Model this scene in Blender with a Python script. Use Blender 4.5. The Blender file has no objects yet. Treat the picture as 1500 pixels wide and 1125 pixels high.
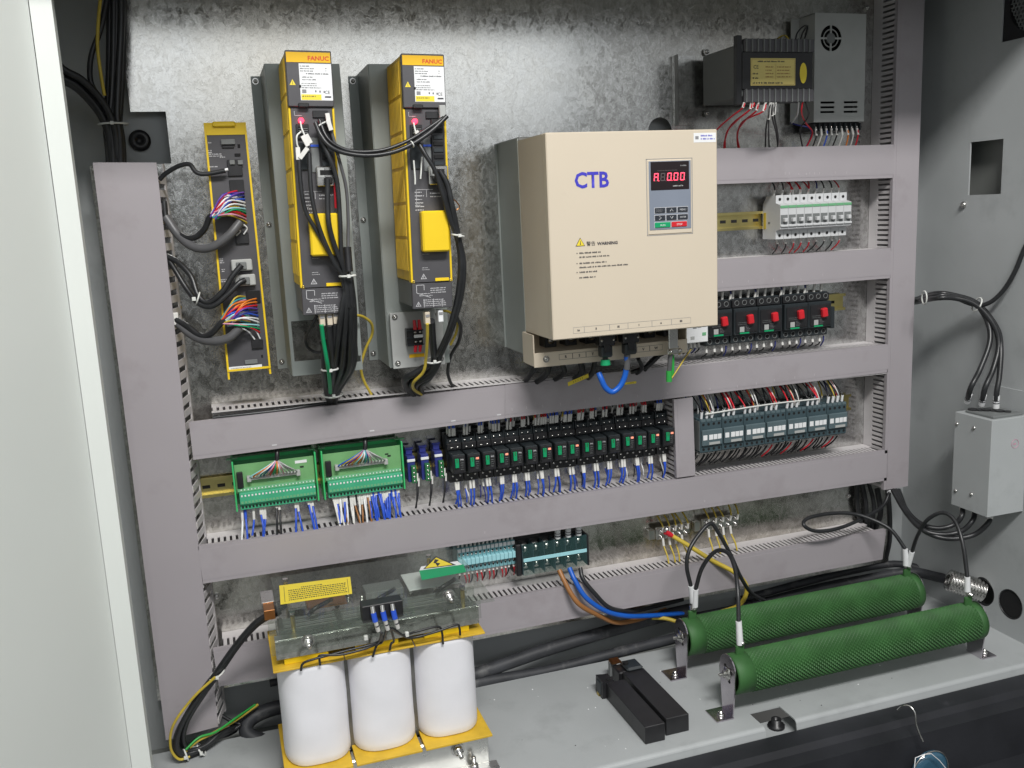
import bpy, math, random
from mathutils import Vector, Matrix
# Open electrical cabinet. Panel frame in mm: x right, d out of the mounting plate towards the viewer, z up.
random.seed(7)
S = 0.001
sc = bpy.context.scene
col = sc.collection
def W(p): return Vector((p[0]*S, -p[1]*S, p[2]*S))

# ---- camera, world, lamps, exposure -------------------------------------------------
cam = bpy.data.objects.new('camera', bpy.data.cameras.new('camera'))
col.objects.link(cam)
cam.data.sensor_width = 36; cam.data.lens = 32.265
cam.data.clip_start = 0.05; cam.data.clip_end = 60
CR = Matrix(((0.94933, 0.10046, -0.29779, 0.23840), (-0.31087, 0.16097, -0.93672, -1.63280), (-0.04616, 0.98183, 0.18405, 1.02386), (0, 0, 0, 1)))
cam.matrix_world = CR
sc.camera = cam
world = bpy.data.worlds.new('World'); sc.world = world; world.use_nodes = True
wn = world.node_tree; bg = wn.nodes['Background']
tc = wn.nodes.new('ShaderNodeTexCoord'); sx = wn.nodes.new('ShaderNodeSeparateXYZ'); rp = wn.nodes.new('ShaderNodeValToRGB')
wn.links.new(tc.outputs['Generated'], sx.inputs[0]); wmr = wn.nodes.new('ShaderNodeMapRange'); wmr.inputs['From Min'].default_value = -1; wmr.inputs['From Max'].default_value = 1; wn.links.new(sx.outputs['Z'], wmr.inputs['Value']); wn.links.new(wmr.outputs[0], rp.inputs[0]); wno = wn.nodes.new('ShaderNodeTexNoise'); wno.inputs['Scale'].default_value = 3.0; wno.inputs['Detail'].default_value = 2; wn.links.new(tc.outputs['Generated'], wno.inputs['Vector'])
wr = wn.nodes.new('ShaderNodeValToRGB'); wr.color_ramp.elements[0].position = 0.40; wr.color_ramp.elements[0].color = (0.45, 0.45, 0.44, 1); wr.color_ramp.elements[1].position = 0.62; wr.color_ramp.elements[1].color = (1, 1, 1, 1); wn.links.new(wno.outputs['Fac'], wr.inputs[0])
wm = wn.nodes.new('ShaderNodeMixRGB'); wm.blend_type = 'MULTIPLY'; wm.inputs[0].default_value = 1; wn.links.new(rp.outputs[0], wm.inputs[1]); wn.links.new(wr.outputs[0], wm.inputs[2]); wn.links.new(wm.outputs[0], bg.inputs[0])
rp.color_ramp.elements[0].position = 0.36; rp.color_ramp.elements[0].color = (0.20, 0.20, 0.195, 1)
e_ = rp.color_ramp.elements.new(0.50); e_.color = (0.42, 0.43, 0.43, 1); e_ = rp.color_ramp.elements.new(0.57); e_.color = (0.85, 0.88, 0.90, 1)
rp.color_ramp.elements[-1].position = 0.8; rp.color_ramp.elements[-1].color = (0.95, 0.98, 1.0, 1)
bg.inputs[1].default_value = 0.46
def area(name, loc, target, sx_, sy_, power, color):
    l = bpy.data.lights.new(name, 'AREA'); l.shape = 'RECTANGLE'; l.size = sx_; l.size_y = sy_; l.energy = power; l.color = color
    o = bpy.data.objects.new(name, l); col.objects.link(o); o.location = loc
    o.rotation_euler = (Vector(target)-Vector(loc)).to_track_quat('-Z', 'Y').to_euler()
    return o
area('hall_lamp_overhead', (0.62, -2.3, 2.9), (0.7, -0.1, 0.6), 1.3, 0.4, 96, (1.0, 0.985, 0.96))
area('hall_window_light', (0.75, -3.6, 1.93), (0.75, 0.0, 0.9), 3.2, 0.9, 10, (0.93, 0.97, 1.0))
sc.view_settings.view_transform = 'Standard'; sc.view_settings.look = 'None'
sc.view_settings.exposure = 0.0; sc.view_settings.gamma = 1.0

# ---- materials ----------------------------------------------------------------------
M = {}
def mat(name, c, rough=0.5, metal=0.0, var=0.06, vs=30.0, bump=0.0, bs=200.0, spec=0.5, emit=None, es=1.0, alpha=None, trans=0.0, smudge=None):
    m = bpy.data.materials.new(name); m.use_nodes = True; n = m.node_tree.nodes; L = m.node_tree.links
    b = n['Principled BSDF']; b.inputs['Metallic'].default_value = metal; b.inputs['Roughness'].default_value = rough
    b.inputs['Specular IOR Level'].default_value = spec
    t = n.new('ShaderNodeTexCoord')
    no = n.new('ShaderNodeTexNoise'); no.inputs['Scale'].default_value = vs; no.inputs['Detail'].default_value = 5
    L.new(t.outputs['Object'], no.inputs['Vector'])
    r = n.new('ShaderNodeValToRGB'); e = r.color_ramp.elements
    e[0].position = 0.3; e[0].color = tuple(max(0, x*(1-var)) for x in c)+(1,); e[1].position = 0.7; e[1].color = tuple(min(1, x*(1+var)) for x in c)+(1,)
    L.new(no.outputs['Fac'], r.inputs[0]); out = r.outputs[0]
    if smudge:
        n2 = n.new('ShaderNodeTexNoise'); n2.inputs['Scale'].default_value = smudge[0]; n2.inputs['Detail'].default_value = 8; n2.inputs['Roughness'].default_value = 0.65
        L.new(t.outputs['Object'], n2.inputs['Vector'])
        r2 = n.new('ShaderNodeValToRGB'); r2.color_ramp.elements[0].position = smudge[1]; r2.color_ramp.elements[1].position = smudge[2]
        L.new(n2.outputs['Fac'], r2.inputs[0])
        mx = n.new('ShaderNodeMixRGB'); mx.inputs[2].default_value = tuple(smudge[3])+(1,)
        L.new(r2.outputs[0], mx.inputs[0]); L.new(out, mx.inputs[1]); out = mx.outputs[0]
    L.new(out, b.inputs['Base Color'])
    mr = n.new('ShaderNodeMapRange'); mr.inputs['To Min'].default_value = max(0.02, rough-0.08); mr.inputs['To Max'].default_value = min(1, rough+0.08)
    L.new(no.outputs['Fac'], mr.inputs['Value']); L.new(mr.outputs[0], b.inputs['Roughness'])
    if bump:
        nb = n.new('ShaderNodeTexNoise'); nb.inputs['Scale'].default_value = bs; nb.inputs['Detail'].default_value = 3
        L.new(t.outputs['Object'], nb.inputs['Vector'])
        bp = n.new('ShaderNodeBump'); bp.inputs['Strength'].default_value = bump; bp.inputs['Distance'].default_value = 0.001
        L.new(nb.outputs['Fac'], bp.inputs['Height']); L.new(bp.outputs[0], b.inputs['Normal'])
    if emit: b.inputs['Emission Color'].default_value = tuple(emit)+(1,); b.inputs['Emission Strength'].default_value = es
    if trans: b.inputs['Transmission Weight'].default_value = trans
    if alpha is not None: b.inputs['Alpha'].default_value = alpha
    M[name] = m; return m
mat('paint', (0.41, 0.43, 0.435), 0.45, bump=0.25, bs=700, var=0.05, vs=7, smudge=(9.0, 0.55, 0.8, (0.32, 0.335, 0.34)))
mat('paint_dark', (0.22, 0.23, 0.22), 0.55, bump=0.12, bs=900, var=0.05, vs=6)
mat('paint_white', (0.70, 0.73, 0.70), 0.45, bump=0.08, bs=700, var=0.02, vs=4)
mat('duct', (0.362, 0.335, 0.355), 0.48, bump=0.05, bs=500, var=0.03, vs=5, smudge=(5.5, 0.56, 0.85, (0.27, 0.24, 0.25)))  # dark noise patches: scuffs, plus shade cast by cables put into the colour
mat('duct_side_lit', (0.56, 0.535, 0.54), 0.5, var=0.04, vs=20)  # same plastic as the covers, paler: light from above put into the colour
mat('sheet', (0.33, 0.36, 0.345), 0.42, metal=0.35, bump=0.05, bs=600, var=0.06, vs=9)
mat('zinc', (0.62, 0.62, 0.60), 0.28, metal=1.0, bump=0.10, bs=260, var=0.14, vs=24)
mat('zinc_irid', (0.60, 0.56, 0.60), 0.22, metal=1.0, var=0.2, vs=16)
mat('steel', (0.60, 0.59, 0.57), 0.25, metal=1.0, var=0.15, vs=120)
mat('brass', (0.62, 0.47, 0.14), 0.3, metal=1.0, var=0.2, vs=20)
mat('rail', (0.72, 0.62, 0.26), 0.3, metal=1.0, var=0.2, vs=14)
mat('copper', (0.55, 0.25, 0.10), 0.35, metal=1.0)
mat('cream', (0.64, 0.56, 0.445), 0.42, bump=0.14, bs=1100, var=0.02, vs=4, smudge=(10.0, 0.62, 0.9, (0.55, 0.48, 0.38)))
mat('yellow', (0.84, 0.58, 0.015), 0.4, bump=0.05, bs=300, var=0.05, vs=12)
mat('yellow_old', (0.80, 0.55, 0.06), 0.5, bump=0.25, bs=240, var=0.16, vs=26)
mat('yellow_label', (0.86, 0.68, 0.05), 0.45, var=0.02)
mat('orange_yellow', (0.90, 0.52, 0.005), 0.4, var=0.02)
mat('paper_yellow', (0.72, 0.60, 0.20), 0.5, var=0.04)
mat('card', (0.66, 0.42, 0.03), 0.6, var=0.12, vs=40, bump=0.1)
mat('dgrey', (0.075, 0.073, 0.080), 0.45, bump=0.10, bs=800, var=0.06)
mat('mgrey', (0.17, 0.18, 0.18), 0.5, var=0.06)
mat('lgrey', (0.42, 0.43, 0.42), 0.5, var=0.05)
mat('black', (0.018, 0.018, 0.020), 0.38, var=0.2, vs=60)
mat('hole', (0.006, 0.006, 0.007), 0.8, var=0.1)
mat('rubber', (0.020, 0.021, 0.023), 0.36, var=0.3, vs=40, bump=0.06, bs=300)
mat('dusty_rubber', (0.035, 0.037, 0.042), 0.55, var=0.35, vs=18, bump=0.2, bs=90, smudge=(22.0, 0.56, 0.8, (0.16, 0.16, 0.16)))
mat('beam', (0.018, 0.019, 0.023), 0.5, var=0.3, vs=9, bump=0.15, bs=120, smudge=(14.0, 0.62, 0.9, (0.07, 0.07, 0.08)))
mat('grey_cable', (0.10, 0.10, 0.105), 0.4, var=0.1)
mat('white', (0.80, 0.81, 0.82), 0.45, var=0.03)
mat('breaker_white', (0.60, 0.61, 0.62), 0.45, var=0.03)
mat('sleeve', (0.72, 0.71, 0.68), 0.45, var=0.06, vs=80)
mat('nylon', (0.70, 0.71, 0.68), 0.4, var=0.03)
mat('paper', (0.82, 0.82, 0.86), 0.7, var=0.03, vs=18, bump=0.35, bs=40)
mat('ink', (0.035, 0.035, 0.045), 0.6, var=0.02)
mat('print_white', (0.62, 0.62, 0.64), 0.6, var=0.02)
mat('print_grey', (0.25, 0.25, 0.26), 0.6, var=0.02)
mat('faint', (0.44, 0.41, 0.43), 0.6, var=0.02)
mat('logo_blue', (0.055, 0.050, 0.50), 0.4, var=0.02)
mat('logo_red', (0.72, 0.07, 0.02), 0.4, var=0.02)
mat('red', (0.62, 0.015, 0.03), 0.4, var=0.08)
mat('red_knob', (0.62, 0.02, 0.03), 0.35, var=0.05)
mat('blue', (0.03, 0.10, 0.60), 0.35, var=0.1)
mat('blue_cable', (0.010, 0.11, 0.52), 0.35, var=0.08)
mat('navy', (0.03, 0.04, 0.22), 0.4, var=0.1)
mat('green', (0.03, 0.36, 0.06), 0.4, var=0.08)
mat('emerald', (0.005, 0.33, 0.13), 0.4, var=0.06)
mat('brake_green', (0.036, 0.120, 0.032), 0.6, var=0.22, vs=22, bump=0.1, bs=400)
mat('pcb', (0.17, 0.38, 0.16), 0.4, var=0.1, vs=30)
mat('pcb_holder', (0.06, 0.55, 0.18), 0.35, var=0.06)
mat('pcb_pale', (0.16, 0.42, 0.22), 0.4, var=0.06)
mat('terminal_green', (0.06, 0.40, 0.22), 0.4, var=0.06)
mat('dark_green', (0.03, 0.17, 0.06), 0.45, var=0.1)
mat('teal', (0.20, 0.42, 0.46), 0.35, var=0.1)
mat('teal_strip', (0.36, 0.68, 0.74), 0.4, var=0.05)
mat('slate', (0.045, 0.075, 0.088), 0.45, var=0.08)
mat('slate_hi', (0.09, 0.13, 0.145), 0.45, var=0.08)
mat('charcoal', (0.022, 0.028, 0.032), 0.4, var=0.1)
mat('gnd', (0.56, 0.42, 0.05), 0.45, var=0.15)
mat('brown', (0.33, 0.145, 0.045), 0.4, var=0.08)
mat('orange', (0.75, 0.22, 0.03), 0.4, var=0.1)
mat('pink', (0.65, 0.30, 0.42), 0.4); mat('violet', (0.14, 0.06, 0.36), 0.4); mat('aqua', (0.04, 0.33, 0.38), 0.4)
mat('keypad', (0.22, 0.25, 0.31), 0.4, var=0.03)
mat('key', (0.03, 0.035, 0.045), 0.35, var=0.03)
mat('screen', (0.020, 0.014, 0.016), 0.15, var=0.02)
mat('led_off', (0.12, 0.10, 0.10), 0.3)
mat('led', (0.9, 0.05, 0.08), 0.3, emit=(1.0, 0.07, 0.13), es=2.6)
mat('lamp_red', (0.9, 0.05, 0.05), 0.2, emit=(1.0, 0.02, 0.05), es=7.0)
mat('relay_led', (0.9, 0.3, 0.2), 0.3, emit=(1.0, 0.30, 0.17), es=0.7)
mat('galv_dark', (0.20, 0.20, 0.19), 0.4, metal=0.7, var=0.3, vs=20)
def clear(name, tint, rough, alpha):
    m = bpy.data.materials.new(name); m.use_nodes = True; n = m.node_tree.nodes; L = m.node_tree.links
    b = n['Principled BSDF']; b.inputs['Base Color'].default_value = tint+(1,); b.inputs['Roughness'].default_value = rough; b.inputs['Specular IOR Level'].default_value = 0.9
    tr = n.new('ShaderNodeBsdfTransparent'); tr.inputs[0].default_value = (0.93, 0.95, 0.93, 1)
    no = n.new('ShaderNodeTexNoise'); no.inputs['Scale'].default_value = 12; no.inputs['Detail'].default_value = 6
    t = n.new('ShaderNodeTexCoord'); L.new(t.outputs['Object'], no.inputs['Vector'])
    mr = n.new('ShaderNodeMapRange'); mr.inputs['To Min'].default_value = alpha*0.6; mr.inputs['To Max'].default_value = alpha*1.4
    L.new(no.outputs['Fac'], mr.inputs['Value'])
    mx = n.new('ShaderNodeMixShader'); L.new(mr.outputs[0], mx.inputs[0]); L.new(tr.outputs[0], mx.inputs[1]); L.new(b.outputs[0], mx.inputs[2])
    L.new(mx.outputs[0], n['Material Output'].inputs[0]); M[name] = m
clear('acrylic', (0.24, 0.25, 0.24), 0.05, 0.11)
clear('clear_teal', (0.10, 0.24, 0.24), 0.08, 0.10)
clear('clear_green', (0.16, 0.55, 0.26), 0.2, 0.6)
clear('glass_blue', (0.05, 0.14, 0.22), 0.08, 0.8)
# galvanised mounting plate: spangle cells, streaks and stains
def galv(name, c1, c2, lo, hi):
    m = bpy.data.materials.new(name); m.use_nodes = True; n = m.node_tree.nodes; L = m.node_tree.links
    b = n['Principled BSDF']; b.inputs['Metallic'].default_value = 0.97
    t = n.new('ShaderNodeTexCoord'); mp = n.new('ShaderNodeMapping'); mp.inputs['Scale'].default_value = (1, 1, 0.75)
    L.new(t.outputs['Object'], mp.inputs[0])
    wob = n.new('ShaderNodeTexNoise'); wob.inputs['Scale'].default_value = 60; wob.inputs['Detail'].default_value = 4
    L.new(mp.outputs[0], wob.inputs['Vector'])
    add = n.new('ShaderNodeMixRGB'); add.blend_type = 'ADD'; add.inputs[0].default_value = 0.03
    L.new(mp.outputs[0], add.inputs[1]); L.new(wob.outputs['Color'], add.inputs[2])
    v = n.new('ShaderNodeTexVoronoi'); v.inputs['Scale'].default_value = 170; L.new(add.outputs[0], v.inputs['Vector'])
    v2 = n.new('ShaderNodeTexVoronoi'); v2.inputs['Scale'].default_value = 420; L.new(add.outputs[0], v2.inputs['Vector'])
    sp = n.new('ShaderNodeSeparateColor'); L.new(v.outputs['Color'], sp.inputs[0])
    sp2 = n.new('ShaderNodeSeparateColor'); L.new(v2.outputs['Color'], sp2.inputs[0])
    big = n.new('ShaderNodeTexNoise'); big.inputs['Scale'].default_value = 3.2; big.inputs['Detail'].default_value = 7; big.inputs['Roughness'].default_value = 0.62
    L.new(t.outputs['Object'], big.inputs['Vector'])
    m1 = n.new('ShaderNodeMath'); m1.operation = 'MULTIPLY_ADD'; m1.inputs[1].default_value = 0.36; L.new(sp.outputs[0], m1.inputs[0])
    m2 = n.new('ShaderNodeMath'); m2.operation = 'MULTIPLY_ADD'; m2.inputs[1].default_value = 0.25; m2.inputs[2].default_value = 0.0; L.new(sp2.outputs[1], m2.inputs[0])
    L.new(m2.outputs[0], m1.inputs[2])
    m3 = n.new('ShaderNodeMath'); m3.operation = 'MULTIPLY_ADD'; m3.inputs[1].default_value = 0.30; L.new(big.outputs['Fac'], m3.inputs[0])
    v3 = n.new('ShaderNodeTexVoronoi'); v3.inputs['Scale'].default_value = 62; L.new(add.outputs[0], v3.inputs['Vector']); sp3 = n.new('ShaderNodeSeparateColor'); L.new(v3.outputs['Color'], sp3.inputs[0])
    ms = n.new('ShaderNodeTexNoise'); ms.inputs['Scale'].default_value = 7; ms.inputs['Detail'].default_value = 3; L.new(t.outputs['Object'], ms.inputs['Vector'])
    mk = n.new('ShaderNodeMath'); mk.operation = 'MULTIPLY'; L.new(sp3.outputs[0], mk.inputs[0]); L.new(ms.outputs['Fac'], mk.inputs[1])
    mz = n.new('ShaderNodeMath'); mz.operation = 'MULTIPLY_ADD'; mz.inputs[1].default_value = 0.42; L.new(mk.outputs[0], mz.inputs[0]); L.new(m1.outputs[0], mz.inputs[2])
    sc1 = n.new('ShaderNodeTexNoise'); sc1.inputs['Scale'].default_value = 1.0; sc1.inputs['Detail'].default_value = 6; mp2 = n.new('ShaderNodeMapping'); mp2.inputs['Scale'].default_value = (90, 1, 2.2); mp2.inputs['Rotation'].default_value = (0, 0.12, 0)
    L.new(t.outputs['Object'], mp2.inputs[0]); L.new(mp2.outputs[0], sc1.inputs['Vector'])
    mq = n.new('ShaderNodeMath'); mq.operation = 'MULTIPLY_ADD'; mq.inputs[1].default_value = 0.16; L.new(sc1.outputs['Fac'], mq.inputs[0]); L.new(mz.outputs[0], mq.inputs[2])
    mw = n.new('ShaderNodeMath'); mw.operation = 'SUBTRACT'; mw.inputs[1].default_value = -0.06; L.new(mq.outputs[0], mw.inputs[0]); L.new(mw.outputs[0], m3.inputs[2])
    r = n.new('ShaderNodeValToRGB'); r.color_ramp.elements[0].position = 0.35; r.color_ramp.elements[0].color = c1+(1,); r.color_ramp.elements[1].position = 1.0; r.color_ramp.elements[1].color = c2+(1,)
    L.new(m3.outputs[0], r.inputs[0]); st = n.new('ShaderNodeTexNoise'); st.inputs['Scale'].default_value = 1.7; st.inputs['Detail'].default_value = 8; L.new(t.outputs['Object'], st.inputs['Vector'])
    sr = n.new('ShaderNodeValToRGB'); sr.color_ramp.elements[0].position = 0.42; sr.color_ramp.elements[0].color = (1, 1, 1, 1); sr.color_ramp.elements[1].position = 0.68; sr.color_ramp.elements[1].color = (0.93, 0.87, 0.78, 1); L.new(st.outputs['Fac'], sr.inputs[0])
    mu = n.new('ShaderNodeMixRGB'); mu.blend_type = 'MULTIPLY'; mu.inputs[0].default_value = 1; L.new(r.outputs[0], mu.inputs[1]); L.new(sr.outputs[0], mu.inputs[2]); L.new(mu.outputs[0], b.inputs['Base Color'])
    mr = n.new('ShaderNodeMapRange'); mr.inputs['From Min'].default_value = 0.3; mr.inputs['From Max'].default_value = 1.0; mr.inputs['To Min'].default_value = lo; mr.inputs['To Max'].default_value = hi
    L.new(m3.outputs[0], mr.inputs['Value']); L.new(mr.outputs[0], b.inputs['Roughness'])
    bp = n.new('ShaderNodeBump'); bp.inputs['Strength'].default_value = 0.14; bp.inputs['Distance'].default_value = 0.0012
    L.new(m1.outputs[0], bp.inputs['Height']); L.new(bp.outputs[0], b.inputs['Normal']); M[name] = m
galv('galv', (0.43, 0.43, 0.415), (0.80, 0.81, 0.805), 0.11, 0.25)

# ---- mesh builder -------------------------------------------------------------------
def catmull(pts, k=5):
    P = [Vector(p) for p in pts]
    if len(P) < 3: return P
    Q = [P[0]*2-P[1]]+P+[P[-1]*2-P[-2]]; out = []
    for i in range(1, len(Q)-2):
        a, b, c, d = Q[i-1:i+3]
        for j in range(k):
            t = j/k; out.append(0.5*((2*b)+(c-a)*t+(2*a-5*b+4*c-d)*t*t+(3*b-a-3*c+d)*t*t*t))
    out.append(P[-1]); return out
class B:
    def __init__(s): s.v = []; s.f = []; s.m = []; s.sm = []; s.mats = []
    def mi(s, name):
        if name not in s.mats: s.mats.append(name)
        return s.mats.index(name)
    def add(s, vs, fs, m, smooth=False):
        o = len(s.v); k = s.mi(m); s.v += [tuple(v) for v in vs]
        for f in fs: s.f.append(tuple(i+o for i in f)); s.m.append(k); s.sm.append(smooth)
        return s
    def box(s, x0, x1, d0, d1, z0, z1, m, c=0.0, X=None):
        c = min(c, abs(x1-x0)*.45, abs(d1-d0)*.45, abs(z1-z0)*.45)
        if c <= 0:
            vs = [(x, d, z) for x in (x0, x1) for d in (d0, d1) for z in (z0, z1)]
            fs = [(0, 2, 3, 1), (4, 5, 7, 6), (0, 1, 5, 4), (2, 6, 7, 3), (0, 4, 6, 2), (1, 3, 7, 5)]
        else:
            lo = (x0, d0, z0); hi = (x1, d1, z1); vs = []; idx = {}
            for cx in (0, 1):
                for cy in (0, 1):
                    for cz in (0, 1):
                        cc = (cx, cy, cz)
                        for ax in range(3):
                            p = [0, 0, 0]
                            for k in range(3):
                                base = hi[k] if cc[k] else lo[k]
                                p[k] = base if k == ax else base+(-c if cc[k] else c)
                            idx[(cc, ax)] = len(vs); vs.append(tuple(p))
            fs = []
            def I(cc, ax): return idx[(tuple(cc), ax)]
            for ax in range(3):
                a, b = [k for k in range(3) if k != ax]
                for sgn in (0, 1):
                    q = []
                    for (u, w) in ((0, 0), (1, 0), (1, 1), (0, 1)):
                        cc = [0, 0, 0]; cc[ax] = sgn; cc[a] = u; cc[b] = w; q.append(I(cc, ax))
                    fs.append(tuple(q))
                for u in (0, 1):
                    for w in (0, 1):
                        c0 = [0, 0, 0]; c1 = [0, 0, 0]; c0[a] = c1[a] = u; c0[b] = c1[b] = w; c0[ax] = 0; c1[ax] = 1
                        fs.append((I(c0, a), I(c1, a), I(c1, b), I(c0, b)))
            for cx in (0, 1):
                for cy in (0, 1):
                    for cz in (0, 1): fs.append(tuple(I((cx, cy, cz), k) for k in range(3)))
        if X: vs = [tuple(X @ Vector(v)) for v in vs]
        return s.add(vs, fs, m)
    def prism(s, pts, d0, d1, m):       # outline in (x, z)
        n = len(pts); vs = [(x, d0, z) for x, z in pts]+[(x, d1, z) for x, z in pts]
        fs = [tuple(range(n)), tuple(range(n, 2*n))]+[(i, (i+1) % n, n+(i+1) % n, n+i) for i in range(n)]
        return s.add(vs, fs, m)
    def prismx(s, pts, x0, x1, m):      # outline in (d, z)
        n = len(pts); vs = [(x0, d, z) for d, z in pts]+[(x1, d, z) for d, z in pts]
        fs = [tuple(range(n)), tuple(range(n, 2*n))]+[(i, (i+1) % n, n+(i+1) % n, n+i) for i in range(n)]
        return s.add(vs, fs, m)
    def poly(s, pts, m): return s.add(pts, [tuple(range(len(pts)))], m)
    def tube(s, pts, r, m, n=7, smooth=True, k=5, closed=False):
        P = catmull(pts, k) if k > 1 else [Vector(p) for p in pts]
        vs = []; up = None; N = len(P)
        for i, p in enumerate(P):
            t = ((P[(i+1) % N]-P[i-1]) if closed else (P[min(i+1, N-1)]-P[max(i-1, 0)])).normalized()
            if up is None:
                up = t.cross(Vector((0, 0, 1)));
                if up.length < 0.1: up = t.cross(Vector((1, 0, 0)))
            up = (up-t*up.dot(t)).normalized(); w = t.cross(up)
            rr = r(i/(N-1)) if callable(r) else r
            for j in range(n):
                a = 2*math.pi*j/n; vs.append(p+up*(rr*math.cos(a))+w*(rr*math.sin(a)))
        fs = []
        for i in range(N if closed else N-1):
            for j in range(n): fs.append((i*n+j, i*n+(j+1) % n, ((i+1) % N)*n+(j+1) % n, ((i+1) % N)*n+j))
        s.add(vs, fs, m, smooth)
        if not closed: s.add([vs[j] for j in range(n)]+[vs[(N-1)*n+j] for j in range(n)], [tuple(range(n)), tuple(range(n, 2*n))], m)
        return s
    def cyl(s, a, b, r, m, n=14, r2=None):
        r2 = r if r2 is None else r2
        return s.tube([a, b], (lambda t: r+(r2-r)*t), m, n, True, 1)
    def lathe(s, a, b, prof, m, n=16):  # prof: (t along a-b in mm, radius)
        a = Vector(a); t = (Vector(b)-a).normalized(); u = t.cross(Vector((0, 0, 1)))
        if u.length < 0.1: u = t.cross(Vector((1, 0, 0)))
        u.normalize(); w = t.cross(u); vs = []
        for (h, r) in prof:
            for j in range(n): q = 2*math.pi*j/n; vs.append(a+t*h+u*(r*math.cos(q))+w*(r*math.sin(q)))
        fs = [(i*n+j, i*n+(j+1) % n, (i+1)*n+(j+1) % n, (i+1)*n+j) for i in range(len(prof)-1) for j in range(n)]
        return s.add(vs, fs, m, True)
    def ring(s, c, ax, r, rt, m, n=14):
        c = Vector(c); ax = Vector(ax).normalized(); u = ax.cross(Vector((0.3, 0.2, 1))).normalized(); w = ax.cross(u)
        return s.tube([c+u*(r*math.cos(2*math.pi*i/n))+w*(r*math.sin(2*math.pi*i/n)) for i in range(n)], rt, m, 5, True, 1, True)
    def rect(s, x0, x1, z0, z1, d, m): return s.poly([(x0, d, z0), (x1, d, z0), (x1, d, z1), (x0, d, z1)], m)
    def build(s, name, parent=None, kind=None, label=None, rel=True):
        me = bpy.data.meshes.new(name); off = Vector((0, 0, 0))
        if parent is not None and not rel: off = Vector(parent['_o']) if '_o' in parent.keys() else Vector((0, 0, 0))
        me.from_pydata([((v[0]-off[0])*S, -(v[1]-off[1])*S, (v[2]-off[2])*S) for v in s.v], [], s.f)
        me.polygons.foreach_set('material_index', s.m); me.polygons.foreach_set('use_smooth', s.sm)
        for k in s.mats: me.materials.append(M[k])
        import bmesh
        bm = bmesh.new(); bm.from_mesh(me); bmesh.ops.recalc_face_normals(bm, faces=bm.faces); bm.to_mesh(me); bm.free()
        o = bpy.data.objects.new(name, me); col.objects.link(o)
        if parent is not None: o.parent = parent; o['_o'] = tuple(parent['_o']) if '_o' in parent.keys() else (0, 0, 0)
        if kind: o['kind'] = kind
        if label: o['label'] = label
        return o
def thing(name, label, cat, o=(0, 0, 0), group=None, ry=0.0, rx=0.0, rz=0.0):
    e = bpy.data.objects.new(name, None); col.objects.link(e); e.empty_display_size = 0.02
    e.location = W(o); e.rotation_euler = (rx, ry, rz); e['label'] = label; e['category'] = cat; e['_o'] = tuple(float(q) for q in o)
    if group: e['group'] = group
    return e
kids = {}
def copy_tree(src, parent=None):
    if not kids:
        for q in bpy.data.objects:
            if q.parent: kids.setdefault(q.parent.name, []).append(q)
    c = src.copy(); col.objects.link(c)
    if parent: c.parent = parent
    for ch in kids.get(src.name, []): copy_tree(ch, c)
    return c
def dup(src, o, label):
    kids.clear(); c = copy_tree(src); c.location = W(o); c['label'] = label; c['_o'] = tuple(float(q) for q in o); return c
_txt = {}
def text(parent, s, x, d, z, size, m, name='lettering', align='LEFT', sx=1.0, rot=0.0, bold=0.0, rel=False):
    cu = bpy.data.curves.new('t', 'FONT'); cu.body = s; cu.size = size; cu.align_x = align; cu.offset = bold; cu.resolution_u = 2
    ob = bpy.data.objects.new('t', cu); me = bpy.data.meshes.new_from_object(ob)
    off = (0, 0, 0) if rel else parent['_o']
    ca, sa = math.cos(rot), math.sin(rot)
    for v in me.vertices:
        a, b = v.co.x*sx, v.co.y
        v.co = Vector(((x-off[0]+a*ca-b*sa)*S, -(d-off[1])*S, (z-off[2]+a*sa+b*ca)*S))
    me.materials.clear(); me.materials.append(M[m])
    for p in me.polygons: p.material_index = 0
    bpy.data.objects.remove(ob); bpy.data.curves.remove(cu)
    o = bpy.data.objects.new(name, me); col.objects.link(o); o.parent = parent; o['_o'] = tuple(parent['_o']); return o
def print_lines(b, x0, x1, z0, z1, rows, d, m, fill=0.8, h=0.45, seed=1):
    """rows of tiny glyph-like strokes grouped in words"""
    r = random.Random(seed); dz = (z1-z0)/rows
    for i in range(rows):
        z = z1-dz*(i+0.5); x = x0; end = x0+(x1-x0)*r.uniform(fill*0.7, min(1, fill*1.25)); hh = max(0.5, dz*h)
        while x < end:
            for k in range(r.randint(2, 7)):
                w = hh*r.choice((0.28, 0.5, 0.6)); a = r.choice((0, 0, 0.12, 0.3))
                if x+w > end: break
                b.rect(x, x+w, z-hh/2, z+hh/2-hh*a, d, m); x += w+0.2*hh
            x += 0.6*hh
def bolt(b, p, ax, r=4.0, h=3.0, m='steel', washer=True):
    p = Vector(p); ax = Vector(ax).normalized()
    if washer: b.cyl(p, p+ax*1.0, r*1.45, m, 14)
    b.lathe(p+ax*1.0, p+ax*9, [(0, 0.01), (0, r), (h*0.6, r*0.95), (h, r*0.6), (h, r*0.35), (h*0.4, 0.01)], m, 10)
def bolt_thing(p, ax, label, r=4.0, group='bolts on the mounting plate'):
    t = thing('bolt', label, 'bolt', p, group)
    b = B(); b.cyl((0, 0, 0), Vector(ax)*1.0, r*1.5, 'steel', 16); b.build('washer', t)
    b = B(); b.lathe(Vector(ax)*1.0, Vector(ax)*9, [(0, 0.01), (0, r), (2.4, r*0.95), (3.4, r*0.6), (3.4, r*0.35), (1.4, 0.01)], 'steel', 12); b.build('head', t)
    return t
def tag(o, label, cat, group=None):
    o['label'] = label; o['category'] = cat
    if group: o['group'] = group
    return o
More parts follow.
